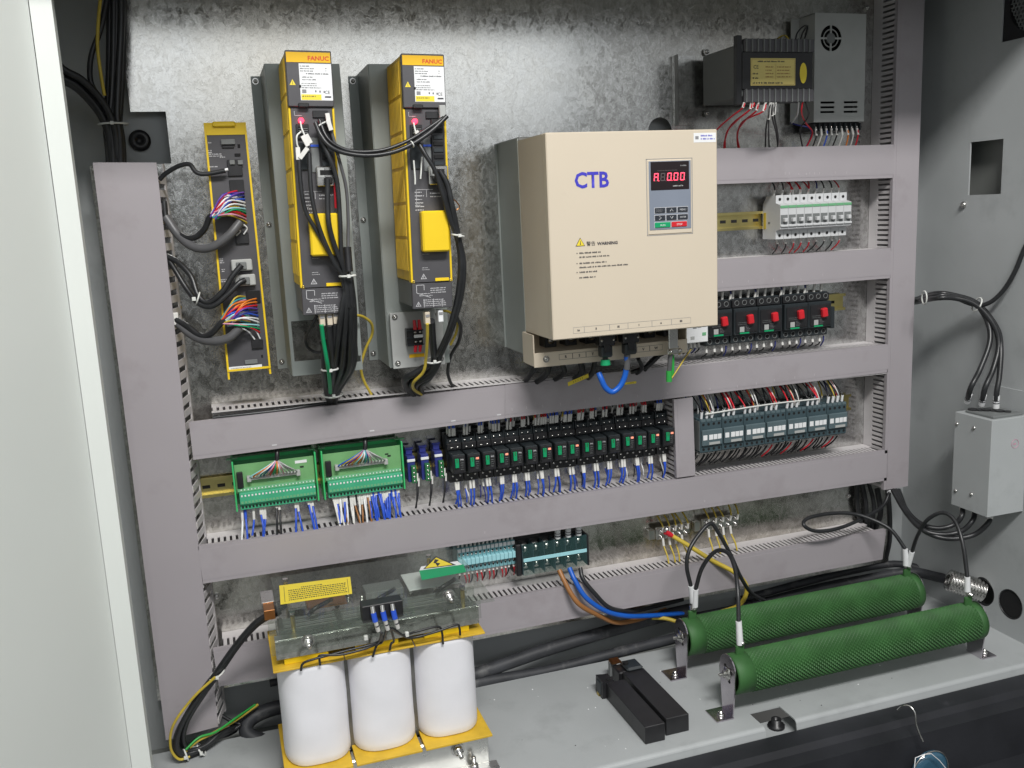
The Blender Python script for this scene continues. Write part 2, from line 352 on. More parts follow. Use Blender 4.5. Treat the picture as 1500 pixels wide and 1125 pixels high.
def cable(name, label, pts, r, m, cat='cable', group=None, ties=(), sleeves=(), n=9, k=6):
    """one cable as a thing; ties are indices of points that carry a nylon tie"""
    t = thing(name, label, cat, pts[0], group)
    b = B(); b.tube(pts, r, m, n, True, k); b.build('sheath', t, rel=False)
    for i in ties:
        a = Vector(pts[max(0, i-1)]); c = Vector(pts[min(len(pts)-1, i+1)])
        q = B(); q.ring(pts[i], c-a, r+1.0, 1.1, 'nylon'); q.build('cable_tie', t, rel=False)
    for (a, c, rr, mm) in sleeves:
        q = B(); q.cyl(a, c, rr, mm, 10); q.build('marker_sleeve', t, rel=False)
    return t
def bundle(name, label, paths, mats, radii, tie_at=(), cat='cable bundle', part='cable', group=None, n=8, k=6):
    t = thing(name, label, cat, paths[0][0], group)
    for i, p in enumerate(paths):
        b = B(); b.tube(p, radii[i % len(radii)], mats[i % len(mats)], n, True, k); b.build(part, t, rel=False)
    for (c, ax, r) in tie_at:
        q = B(); q.ring(c, ax, r, 1.6, 'nylon'); q.box(c[0]-2.5, c[0]+2.5, c[1]+r-2, c[1]+r+3, c[2]-2.5, c[2]+2.5, 'nylon', 0.5); q.build('cable_tie', t, rel=False)
    return t
def off_path(p, dx, dd, dz): return [(a[0]+dx, a[1]+dd, a[2]+dz) for a in p]
# ---- the enclosure ------------------------------------------------------------------
from mathutils.geometry import tessellate_polygon
def sheet(b, mp, outline, holes, t, m):
    """flat sheet with holes; mp(u, v, w) maps to (x, d, z); w runs from 0 (front) to t"""
    loops = [outline]+holes
    flat = [p for lp in loops for p in lp]
    tri = tessellate_polygon([[Vector((p[0], p[1], 0)) for p in lp] for lp in loops])
    b.add([mp(p[0], p[1], 0) for p in flat], [tuple(x) for x in tri], m)
    for lp in loops:
        n = len(lp); vs = [mp(p[0], p[1], 0) for p in lp]+[mp(p[0], p[1], t) for p in lp]
        b.add(vs, [(i, (i+1) % n, n+(i+1) % n, n+i) for i in range(n)], m)
def circ(u, v, r, n=28, rv=None): return [(u+r*math.cos(2*math.pi*i/n), v+(rv or r)*math.sin(2*math.pi*i/n)) for i in range(n)]
b = B()
sheet(b, lambda u, v, w: (u, -w, v), [(70, 200), (1640, 200), (1640, 1455), (140, 1455), (140, 1209), (193, 1209), (193, 1127), (70, 1127)], [circ(1078, 1163, 25)], 2.5, 'galv')
b.build('mounting_plate', kind='structure')
b = B(); b.box(5, 1715, -34, -30, 40, 1470, 'paint'); b.build('back_wall', kind='structure')
b = B(); b.box(8, 11, -30, 296, 40, 1460, 'paint_white'); b.build('left_wall', kind='structure')
b = B()
sheet(b, lambda u, v, w: (1700+w, u, v), [(-30, 60), (480, 60), (480, 1460), (-30, 1460)],
      [[(125, 1014.5), (206, 1014.5), (206, 1118), (125, 1118)], circ(213, 200, 27, rv=31), circ(282, 200, 29, rv=31), [(189, 1296), (310, 1296), (310, 1420), (189, 1420)]], 3, 'paint')
b.build('right_wall', kind='structure')
b = B(); b.box(1740, 1745, -30, 480, 60, 1460, 'paint_dark'); b.build('outer_wall', kind='structure')
b = B(); b.box(5, 1715, -34, 420, 1460, 1466, 'paint'); b.box(5, 1715, 414, 420, 1415, 1460, 'paint'); b.build('ceiling', kind='structure')
# bottom shelf with folded front lip and notch
def lip(x0, x1, b, notch=False):
    if notch: pr = [(56, 131), (332, 131), (332, 128.5), (59, 128.5), (59, 96), (56, 96)]
    else:
        arc = [(376+8*math.sin(a), 123+8*math.cos(a)) for a in [math.pi/2*i/5 for i in range(6)]]
        arc2 = [(376+5.5*math.sin(a), 123+5.5*math.cos(a)) for a in [math.pi/2*i/5 for i in range(5, -1, -1)]]
        pr = [(56, 131)]+arc+[(388, 104), (385.5, 104)]+arc2+[(59, 128.5), (59, 96), (56, 96)]
    b.prismx(pr, x0, x1, 'paint')
b = B(); lip(12, 1064, b); lip(1064.01, 1126, b, True); lip(1126.01, 1700, b)
b.build('shelf_floor', kind='structure')
b = B(); b.box(1040, 1160, 325, 384, 98, 101, 'paint'); b.build('lower_floor', kind='structure')
b = B(); b.box(12, 1700, -30, 56, 88, 91, 'paint_dark'); b.build('channel_floor', kind='structure')
b = B(); b.prismx([(389, 116), (424, 113), (430, 102), (456, 99), (462, 10), (640, 0), (640, -60), (389, -60)], -150, 1900, 'beam'); b.build('base_beam', kind='structure')
b = B(); b.box(-3000, 5000, 640, 6000, -405, -400, 'paint_dark'); b.build('hall_floor', kind='structure')
# front frame strip and open door at the left
t = thing('cabinet_front', 'off-white cabinet front at the far left, door panel swung open beside its narrow frame strip', 'cabinet', (60, 300, 60))
fa = (55.6, 300, 1310.4); fb = (81.2, 300, 1311); fc = (80.1, 300, 248.8); fd = (53.8, 300, 255.3)
b = B(); b.prism([(fa[0], 1460), (fb[0], 1460), (fb[0]-0.6, 60), (fa[0]-0.6, 60)], 297, 300, 'paint_white')
b.box(fb[0]-3.5, fb[0]-0.7, 270, 296.8, 60, 1460, 'paint_white'); b.build('front_strip', t, rel=False)
b = B(); b.add([(fa[0]-1, 300.5, 1460), (-250, 900, 1700), (-250, 900, 20), (fa[0]-1, 300.5, 60), (fa[0]-22, 296, 1460), (-270, 896, 1700), (-270, 896, 20), (fa[0]-22, 296, 60)],
    [(0, 1, 2, 3), (4, 5, 6, 7), (0, 1, 5, 4), (2, 3, 7, 6), (0, 3, 7, 4), (1, 2, 6, 5)], 'paint_white'); b.build('door', t, rel=False)
# fan grille in the right wall
t = thing('fan_grille', 'dark square fan with honeycomb guard high on the right wall', 'fan', (1700, 250, 1358))
b = B(); sheet(b, lambda u, v, w: (1704+w, u, v), [(189, 1296), (310, 1296), (310, 1420), (189, 1420)], [circ(254, 1358, 53, 32)], 18, 'black'); b.build('fan_frame', t, rel=False)
b = B()
for i in range(-7, 8):
    for j in range(-7, 8):
        u = 254+i*8.4+(4.2 if j % 2 else 0); v = 1358+j*7.3
        if (u-254)**2+(v-1358)**2 > 51**2: continue
        o_ = [(1706, u+4.6*math.sin(math.pi/3*k), v+4.6*math.cos(math.pi/3*k)) for k in range(6)]; q_ = [(1706, u+3.5*math.sin(math.pi/3*k), v+3.5*math.cos(math.pi/3*k)) for k in range(6)]
        b.add(o_+q_+[(1709, p[1], p[2]) for p in q_], [(k, (k+1) % 6, 6+(k+1) % 6, 6+k) for k in range(6)]+[(6+k, 6+(k+1) % 6, 12+(k+1) % 6, 12+k) for k in range(6)], 'mgrey')
o = b.build('honeycomb_guard', t, 'stuff', rel=False)
b = B(); b.cyl((1716, 254, 1358), (1722, 254, 1358), 22, 'black', 20); b.build('fan_hub', t, rel=False)
b = B(); b.lathe((1700, 116, 996), (1690, 116, 996), [(0, 5), (1.5, 7), (4, 6.5), (7, 4), (8, 0.1)], 'steel', 16)
tag(b.build('wall_screw'), 'round chrome screw head on the right wall under the square opening', 'screw')
b = B(); b.ring((1702, 213, 200), (1, 0, 0), 28, 2.6, 'rubber', 24); tag(b.build('hole_grommet'), 'black rubber edge of the oval hole the metal conduit passes through', 'grommet')
b = B(); b.ring((1702, 282, 200), (1, 0, 0), 30, 2.2, 'rubber', 24); b.cyl((1704, 282, 200), (1703, 282, 200), 29.5, 'hole', 24)
tag(b.build('hole_plug'), 'round black plugged hole at the right edge beside the conduit', 'plug')
b = B(); g = (147.6, -29, 1166.7); b.lathe(g, (g[0], g[1]+10, g[2]), [(0, 17), (5, 17), (8, 13), (8, 6), (3, 5), (3, 0.1)], 'black', 24)
tag(b.build('cable_grommet'), 'round black rubber plug on the back wall at the upper left cut-out', 'grommet')

# ---- wiring ducts -------------------------------------------------------------------
DH = 73.0
def splayed(t, lin, u0, u1, h, pitch, gap):
    """right wall of the wide duct: its fingers lean outwards under the cover"""
    def strip(b, z0, z1, d0, d1, w0, w1, jit=0.0):
        a = lambda z: lin(z)+h
        b.add([(a(z0)+w0, d0, z0), (a(z1)+w0, d0, z1), (a(z1)+w1+jit, d1, z1), (a(z0)+w1+jit, d1, z0), (a(z0)+w0-1.8, d0, z0), (a(z1)+w0-1.8, d0, z1), (a(z1)+w1-1.8+jit, d1, z1), (a(z0)+w1-1.8+jit, d1, z0)],
              [(0, 1, 2, 3), (4, 5, 6, 7), (0, 1, 5, 4), (2, 3, 7, 6), (0, 3, 7, 4), (1, 2, 6, 5)], 'duct_side_lit')
    b = B(); strip(b, u0, u1, 0.6, 16, 13, 13); strip(b, u0, u1, 16, 20, 13, 11.6); b.build('side_wall', t, rel=False)
    n = int((u1-u0)/pitch)
    for i in range(n):
        z = u0+i*pitch+gap/2; j = random.uniform(-1.5, 1.2); b = B(); strip(b, z, z+pitch-gap, 20, 68, 11.6, 1.6, j)
        strip(b, z+2.5, z+pitch-gap-2.5, 68, 71.5, 1.6+j, -2.5+j); b.build('finger', t, rel=False)
def duct(label, u0, u1, wa, wb, h, vertical=False, covers=None, pitch=10.0, gap=4.3, own=None, stickers=(), slot=(27, 63), part_fingers=False):
    """u runs along the duct, w across it (wa/wb: upper or left edge at both ends)"""
    lin = lambda u: wa+(wb-wa)*(u-u0)/(u1-u0)
    sgn = 1 if vertical else -1
    mp = (lambda u, w: (w, u)) if vertical else (lambda u, w: (u, w))
    o = (mp(u0, wa)[0], 0, mp(u0, wa)[1])
    t = thing('wiring_duct', label, 'wiring duct', o, 'slotted grey wiring ducts')
    b = B(); b.prism([mp(u0, lin(u0)), mp(u1, lin(u1)), mp(u1, lin(u1)+sgn*h), mp(u0, lin(u0)+sgn*h)], 0.6, 2.4, 'duct_side_lit'); b.build('base', t, rel=False)
    for side in (0, 1):
        if part_fingers and side == 1:
            splayed(t, lin, u0, u1, h, pitch, gap); continue
        e = 0 if side == 0 else sgn*h; th = sgn*1.7*(1 if side == 0 else -1)
        b = B()
        for (d0, d1) in ((2.4, slot[0]), (slot[1], DH-2.2)):
            b.prism([mp(u0, lin(u0)+e), mp(u1, lin(u1)+e), mp(u1, lin(u1)+e+th), mp(u0, lin(u0)+e+th)], d0, d1, 'duct_side_lit')
        b.build('side_wall', t, rel=False)
        n = int((u1-u0)/pitch); c = B()
        for i in range(n):
            a = u0+i*pitch+gap/2; z = lin(a+pitch/2)+e
            if part_fingers and side == 1:
                q = B(); jx = random.uniform(-1.2, 1.2)
                q.prism([mp(a, z+jx*0.4), mp(a+pitch-gap, z+jx*0.4), mp(a+pitch-gap, z+th), mp(a, z+th)], slot[0], slot[1], 'duct_side_lit'); q.build('finger', t, rel=False)
            else: c.prism([mp(a, z), mp(a+pitch-gap, z), mp(a+pitch-gap, z+th), mp(a, z+th)], slot[0], slot[1], 'duct_side_lit')
        if c.v: c.build('finger_row', t, 'stuff', rel=False)
    if covers is None: covers = [[(u0, lin(u0)), (u1, lin(u1)), (u1, lin(u1)+sgn*h), (u0, lin(u0)+sgn*h)]]
    for cv in covers:
        b = B(); (a0, w0), (a1, w1), (a2, w2), (a3, w3) = cv; g = 0.9
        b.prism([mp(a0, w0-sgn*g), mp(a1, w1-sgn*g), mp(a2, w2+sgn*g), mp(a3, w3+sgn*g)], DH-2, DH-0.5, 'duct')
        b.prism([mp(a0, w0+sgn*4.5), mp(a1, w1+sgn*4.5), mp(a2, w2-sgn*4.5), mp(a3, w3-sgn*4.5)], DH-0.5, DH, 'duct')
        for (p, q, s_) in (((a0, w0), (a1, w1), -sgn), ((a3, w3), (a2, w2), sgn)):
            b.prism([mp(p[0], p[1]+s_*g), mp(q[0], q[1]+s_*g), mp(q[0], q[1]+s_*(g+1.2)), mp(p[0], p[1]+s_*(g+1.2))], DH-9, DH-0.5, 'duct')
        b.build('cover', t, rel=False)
    for (p, w_, h_) in stickers:
        b = B(); b.box(p[0]-w_/2, p[0]+w_/2, DH, DH+0.4, p[2]-h_/2, p[2]+h_/2, 'print_white' if w_ > 4 else 'faint'); b.build('marker_sticker', t, rel=False)
    return t
P = lambda *a: [(q[0], q[2]) for q in a]
# left vertical duct
l0 = (84.5, 73, 162); l1 = (166.8, 73, 167.3); l2 = (84.6, 73, 1127.1); l3 = (171.1, 73, 1124.7)
duct('widest grey vertical cable duct standing at the left side', 165, 1126, l0[0]+1, l2[0], 84.5, True, covers=[[(l0[2], l0[0]), (l2[2], l2[0]), (l3[2], l3[0]), (l1[2], l1[0])]], pitch=21.0, gap=9.5, slot=(26, 64), part_fingers=True)
# right vertical duct
r0 = (1563.2, 73, 405); r2 = (1555.2, 73, 1202.3); r1 = (1620.8, 73, 393.9)
duct('grey vertical cable duct at the right, beside the side wall', 401, 1450, 1561.5, 1561.5, 59, True, covers=[[(401, 1561.5), (1450, 1561.5), (1450, 1620.5), (401, 1620.5)]], pitch=10.2)
sa = [(p, 1.6, 5) for p in ((1306.3, 73, 1072.6), (1315.5, 73, 1072.3), (1337.1, 73, 1070.3), (1354.2, 73, 1069.8), (1362, 73, 1070.8), (1372.9, 73, 1070.5), (1383.9, 73, 1070.2), (1420.2, 73, 1070.3), (1447.4, 73, 1069.5))]
duct('uppermost grey horizontal duct between transformer wires and white breakers', 1060, 1560, 1121, 1119, 61, stickers=sa)
sb = [(p, 1.6, 5) for p in ((1168, 73, 873), (1225.2, 73, 870.5), (1281.9, 73, 869.4), (1344.6, 73, 866.5), (1395.5, 73, 871.3))]
duct('grey horizontal duct under the white breakers and above the red-knobbed switches', 1060, 1560, 914.5, 913.5, 57, stickers=sb)
c0 = (177.5, 73, 707.8); c1 = (721.1, 73, 714.3); c2 = (1559, 73, 714.8); c3 = (1560.9, 73, 659.8); c4 = (718.2, 73, 657); c5 = (177.7, 73, 648.9)
cb0 = (214.2, 73, 723.2)
scx = [(p, 1.6, 5) for p in ((732, 73, 670.1), (759.7, 73, 670.9), (791.6, 73, 669.9), (826.6, 73, 669.9), (875.8, 73, 669.8), (905, 73, 671.8), (930.2, 73, 671.8), (984, 73, 668.7), (1047.6, 73, 667.3), (1139.7, 73, 665.7), (1200.7, 73, 664.9), (1244.1, 73, 665.9), (1285, 73, 668.7), (1332.8, 73, 669.5), (1379.7, 73, 670.4))]+[(p, 8, 2) for p in ((621, 73, 661.8), (706.8, 73, 663.4), (308.7, 73, 655.9), (474.8, 73, 661))]
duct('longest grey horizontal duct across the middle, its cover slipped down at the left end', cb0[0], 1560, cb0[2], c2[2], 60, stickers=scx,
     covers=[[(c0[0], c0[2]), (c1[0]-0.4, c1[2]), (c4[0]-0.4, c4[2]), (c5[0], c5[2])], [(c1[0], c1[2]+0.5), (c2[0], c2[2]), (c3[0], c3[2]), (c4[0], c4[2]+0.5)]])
d0 = (172.5, 73, 495.7); d1 = (1560.4, 73, 486.6); d2 = (1558.7, 73, 423.5); d3 = (173.8, 73, 433.5)
duct('grey horizontal duct below the row of black relays and green boards', 183, 1560, d0[2]-1, d1[2], 58, covers=[[(d0[0]-3, d0[2]), (d1[0]+6, d1[2]), (d2[0]+8, d2[2]), (d3[0]-3, d3[2])]], stickers=[((667.9, 73, 444.8), 2.4, 4), ((1125.8, 73, 439.2), 3, 4)])
e0 = (177.7, 73, 308.5); e1 = (1568.3, 73, 308.9); e2 = (1561.6, 73, 245.9); e3 = (180.1, 73, 243.1)
duct('lowest grey horizontal duct, behind the white coils and above the green resistors', 190, 1556, e0[2]-1, e1[2], 60, covers=[[(e0[0]-3, e0[2]), (e1[0], e1[2]), (e2[0], e2[2]), (e3[0]-3, e3[2])]])
v0 = (1062.9, 73, 656.2); v1 = (1103.6, 73, 654.6); v2 = (1108.6, 73, 489.6); v3 = (1067.1, 73, 492.5)
duct('short grey vertical duct between the relay row and the dark contactors', v3[2]+3, v0[2]-3, v3[0], v0[0], 37, True)
# bolts of the plate
for p, lb in (((179.4, 0, 893.1), 'bolt on the plate between left duct and the thin yellow module'), ((187.4, 0, 375.9), 'bolt on the plate below the green boards, beside the left duct'),
              ((1545, 0, 1394.2), 'bolt high on the plate beside the silver power supply'), ((1526.7, 0, 372.5), 'bolt on the plate below the right end of the contactor duct')):
    bolt_thing(p, (0, 1, 0), lb, 5.0)

# crumbs and wire clippings lying on the shelf
b = B(); rr = random.Random(31)
for (x, y) in ((734, 1030), (812, 1012), (861, 1083), (776, 1104), (1100, 993), (760, 1060), (905, 1100), (1250, 1000), (1350, 985), (1012, 1015), (830, 1060), (745, 1085)):
    pass
for i in range(46):
    x = rr.uniform(610, 1680); d = rr.uniform(75, 372); r = rr.uniform(.5, 1.5); z = 131.05
    b.add([(x-r, d, z), (x+r*.6, d-r, z), (x+r, d+r*.8, z), (x-r*.2, d+r, z), (x, d, z+r*1.1)], [(0, 1, 4), (1, 2, 4), (2, 3, 4), (3, 0, 4), (0, 1, 2, 3)], 'white' if i % 3 else 'black')
b.build('crumbs', kind='stuff')
# ---- thin yellow interface module at the left --------------------------------------
MD = 90
t = thing('interface_module', 'tall thin yellow-framed dark grey module with two fans of coloured wires', 'control module', (242.2, 0, 775.5))
a0 = (248.6, 90, 1181.2); a1 = (311.7, 90, 1180.2); a2 = (314.1, 90, 787.8); a3 = (245.3, 90, 790)
L = lambda z: a3[0]+(a0[0]-a3[0])*(z-a3[2])/(a0[2]-a3[2]); R_ = lambda z: a2[0]+(a1[0]-a2[0])*(z-a2[2])/(a1[2]-a2[2])
zt, zb = a0[2], a3[2]
b = B(); b.prism([(L(zb)+1, zb+4), (R_(zb)-1, zb+4), (R_(zt)-1, zt), (L(zt)+1, zt)], 1, MD-4, 'yellow_old'); b.build('housing', t, rel=False)
b = B(); b.prism([(L(zb), zb), (L(zb)+3, zb), (L(zt)+3, zt), (L(zt), zt)], MD-12, MD, 'yellow'); b.prism([(R_(zb)-3, zb), (R_(zb), zb), (R_(zt), zt), (R_(zt)-3, zt)], MD-12, MD, 'yellow')
b.box(L(zb)+3, R_(zb)-3, MD-10, MD-0.4, zb, zb+3.5, 'yellow'); b.box(L(zb), L(zb)+3, 20, MD-2, zb-13, zb, 'yellow'); b.box(R_(zb)-3, R_(zb), 20, MD-2, zb-10, zb, 'yellow'); b.build('frame', t, rel=False)
zc = (249.7, 90, 1162.7)[2]
b = B(); b.prism([(L(zt)+3, zc), (R_(zt)-3, zc), (R_(zt)-3, zt), (L(zt)+3, zt)], MD-10, MD-0.5, 'yellow'); b.build('top_cap', t, rel=False)
p = (278.6, 90, 1177.6); b = B(); b.box(p[0]-17, p[0]+17, MD-1, MD+4, p[2]-3, p[2]+5, 'yellow', 1.5); b.build('latch', t, rel=False)
b = B(); b.prism([(L(zb)+3, zb+3.5), (R_(zb)-3, zb+3.5), (R_(zc)-3, zc), (L(zc)+3, zc)], MD-8, MD-1.5, 'dgrey'); b.build('front_panel', t, rel=False)
def boxpx(c, w, h, d0, d1, m, name, t, ch=0.6, label=None):
    b = B(); b.box(c[0]-w/2, c[0]+w/2, d0, d1, c[2]-h/2, c[2]+h/2, m, ch); return b.build(name, t, rel=False, label=label)
boxpx((282.2, 90, 1151.8), 21, 8, MD-2, MD+4, 'mgrey', 'pull_tab', t); boxpx((281.5, 90, 1144.5), 18, 4, MD-2, MD+1, 'black', 'pull_tab', t)
boxpx((298, 90, 1145.2), 4, 6, MD-2, MD-0.8, 'hole', 'switch', t); boxpx((294.6, 90, 1131.7), 9, 5, MD-2, MD-0.5, 'hole', 'switch', t)
boxpx((288.6, 90, 1112), 22, 25, MD-2, MD+2, 'black', 'socket', t); boxpx((288.8, 90, 1082.6), 22, 22, MD-2, MD+1, 'black', 'socket', t)
boxpx((285.3, 90, 1120.5), 8, 7, MD+2, MD+5, 'mgrey', 'plug', t); boxpx((297.6, 90, 1120.1), 8, 7, MD+2, MD+5, 'mgrey', 'plug', t)
boxpx((289.4, 90, 1002.6), 20, 17, MD-2, MD+3, 'black', 'socket', t); boxpx((296.5, 90, 831.4), 18, 14, MD-2, MD+3, 'black', 'socket', t)
boxpx((297.3, 90, 908.2), 22, 20, MD-2, MD+1, 'hole', 'socket', t)
for c in ((284.3, 90, 960.6), (287.2, 90, 936.4)):
    b = B(); b.box(c[0]-16, c[0]+16, MD-2, MD+10, c[2]-9, c[2]+9, 'lgrey', 1.5); b.box(c[0]-9, c[0]+7, MD+9, MD+13, c[2]-7, c[2]+5, 'mgrey', 1); b.build('grey_plug', t, rel=False)
boxpx((284.1, 90, 803.2), 20, 7, MD-2, MD+2, 'mgrey', 'pull_tab', t); boxpx((302.1, 90, 810.5), 3, 5, MD-2, MD-0.8, 'hole', 'switch', t)
c = (273.5, 90, 794); b = B(); b.box(c[0]-27, c[0]+27, MD-1.5, MD-0.9, c[2]-4.5, c[2]+3.5, 'white'); print_lines(b, c[0]-22, c[0]+24, c[2]-3, c[2]+2, 2, MD-0.7, 'ink', 0.95); b.build('label', t, rel=False)
b = B()
for c, w, r in (((255.6, 90, 1151.3), 6, 1), ((255.3, 90, 1137.9), 8, 2), ((264.9, 90, 1132.5), 26, 2), ((273.8, 90, 1129.1), 12, 1), ((260.1, 90, 1114.9), 20, 1), ((254.7, 90, 968.9), 7, 3), ((256.3, 90, 953.7), 7, 2), ((255.7, 90, 937.4), 11, 2)):
    print_lines(b, c[0]-w/2, c[0]+w/2, c[2]-r*1.5, c[2]+r*1.5, r, MD-1.3, 'print_white', 0.9, 0.5, int(c[0]*7))
b.build('panel_print', t, 'stuff', rel=False)
# fans of coloured cores
CC = ['pink', 'teal_strip', 'blue', 'red', 'orange', 'gnd', 'emerald', 'white', 'violet', 'orange', 'aqua', 'red', 'white', 'navy', 'orange', 'pink']
def fan(t, src, pts0, pts1, bulge, n, r=1.0, seed=3):
    rr = random.Random(seed)
    for i in range(n):
        f = i/(n-1); e = Vector(pts0)*(1-f)+Vector(pts1)*f; s_ = Vector(src)+Vector((rr.uniform(-2, 2), rr.uniform(0, 4), rr.uniform(-4, 4)))
        m = (s_+e)/2+Vector((rr.uniform(-3, 3), bulge+rr.uniform(0, 5), rr.uniform(2, 8)+10*(1-f)))
        b = B(); b.tube([s_, m, e+Vector((0, 6, 3)), e], r, CC[(i*5+seed) % len(CC)], 5, True, 4); b.build('core_wire', t, rel=False)
fan(t, (246.2, 112, 1039.7), (286.8, 92, 1073.1), (289, 92, 1031.5), 12, 18, 1.45, 3)
fan(t, (252.1, 112, 1037.3), (296.9, 92, 1070.6), (296.7, 92, 1024.8), 18, 10, 1.4, 8)
fan(t, (246.1, 112, 875.6), (283.3, 92, 907.2), (287.4, 92, 861.5), 12, 19, 1.45, 5)
fan(t, (253.9, 112, 870.7), (299.9, 92, 902.7), (300.2, 92, 849.2), 16, 11, 1.4, 9)
for q in (((280.3, 95, 1007.4), (287.1, 98, 1014.5), (276.2, 104, 1021.5)), ((291.9, 95, 1008.9), (297.9, 98, 1018.3), (288.2, 104, 1027.3)), ((292.8, 95, 840.1), (284.2, 100, 853.7), (272.1, 106, 862)), ((301.4, 95, 840.5), (295, 100, 855), (280.7, 106, 863.5))):
    b = B(); b.tube(list(q), 1.3, 'white', 5); b.build('core_wire', t, rel=False)

# ---- sheet metal brackets behind the drives ----------------------------------------
def bracket(label, x0, x1, lower, slot_window):
    t = thing('drive_bracket', label, 'bracket', (x0, 0, 774), 'sheet brackets behind the yellow drives')
    xr = x1; zt = 1266; b = B()
    b.box(x0, xr, 107.6, 110, 866, zt, 'sheet')
    if slot_window:
        b.box(x0, x0+4, 107.6, 110, 800, 865.9, 'sheet'); b.box(xr-5, xr, 107.6, 110, 800, 865.9, 'sheet'); b.box(x0, x0+50, 107.6, 110, 776, 799.9, 'sheet'); b.box(x0+50.1, xr, 107.6, 109, 776, 790, 'sheet')
    else: b.box(x0, xr, 107.6, 110, 774, 865.9, 'sheet')
    b.build('raised_web', t, rel=False)
    for (xa, s_) in ((x0, -1), (xr, 1)):
        b = B(); b.box(xa-1.2, xa+1.2, 1, 107.5, 776, zt, 'sheet'); b.build('side_web', t, rel=False)
        b = B(); b.box(min(xa-s_*1.2, xa+s_*17), max(xa-s_*1.2, xa+s_*17), 0.3, 2.6, 774, 1263, 'sheet'); b.build('foot', t, rel=False)
        for z in (1255, 1022, 786): b = B(); bolt(b, (xa+s_*10, 2.6, z), (0, 1, 0), 3.6, 3, 'steel'); b.build('bolt', t, rel=False)
    return t
t1 = bracket('grey sheet bracket behind the left yellow drive, with a cut-out at its foot', 347.6, 461, 0, True)
t2 = bracket('grey sheet bracket behind the right yellow drive', 508, 612, 0, False)
b = B(); q0 = (510.5, 128, 868.4); q1 = (602.9, 128, 778.4)
b.box(q0[0], q1[0]-3, 124, 126, q1[2]-4, q0[2], 'lgrey', 0.6)
for (x, z) in ((q0[0]+8, q0[2]-7), (q1[0]-10, q0[2]-7), (q0[0]+8, q1[2]+5), (q1[0]-10, q1[2]+6)): bolt(b, (x, 126, z), (0, 1, 0), 3.4, 3)
b.build('foot_plate', t2, rel=False)
for (x, z) in ((q0[0]+6, q0[2]-5), (q1[0]-12, q1[2]+6)): b = B(); b.cyl((x, 110, z), (x, 124, z), 5, 'steel', 10); b.build('spacer', t2, rel=False)
c = (551.7, 128, 793.7); b = B(); b.box(c[0]-13, c[0]+13, 126, 126.4, c[2]-3, c[2]+3, 'orange_yellow'); b.build('sticker', t2, rel=False)

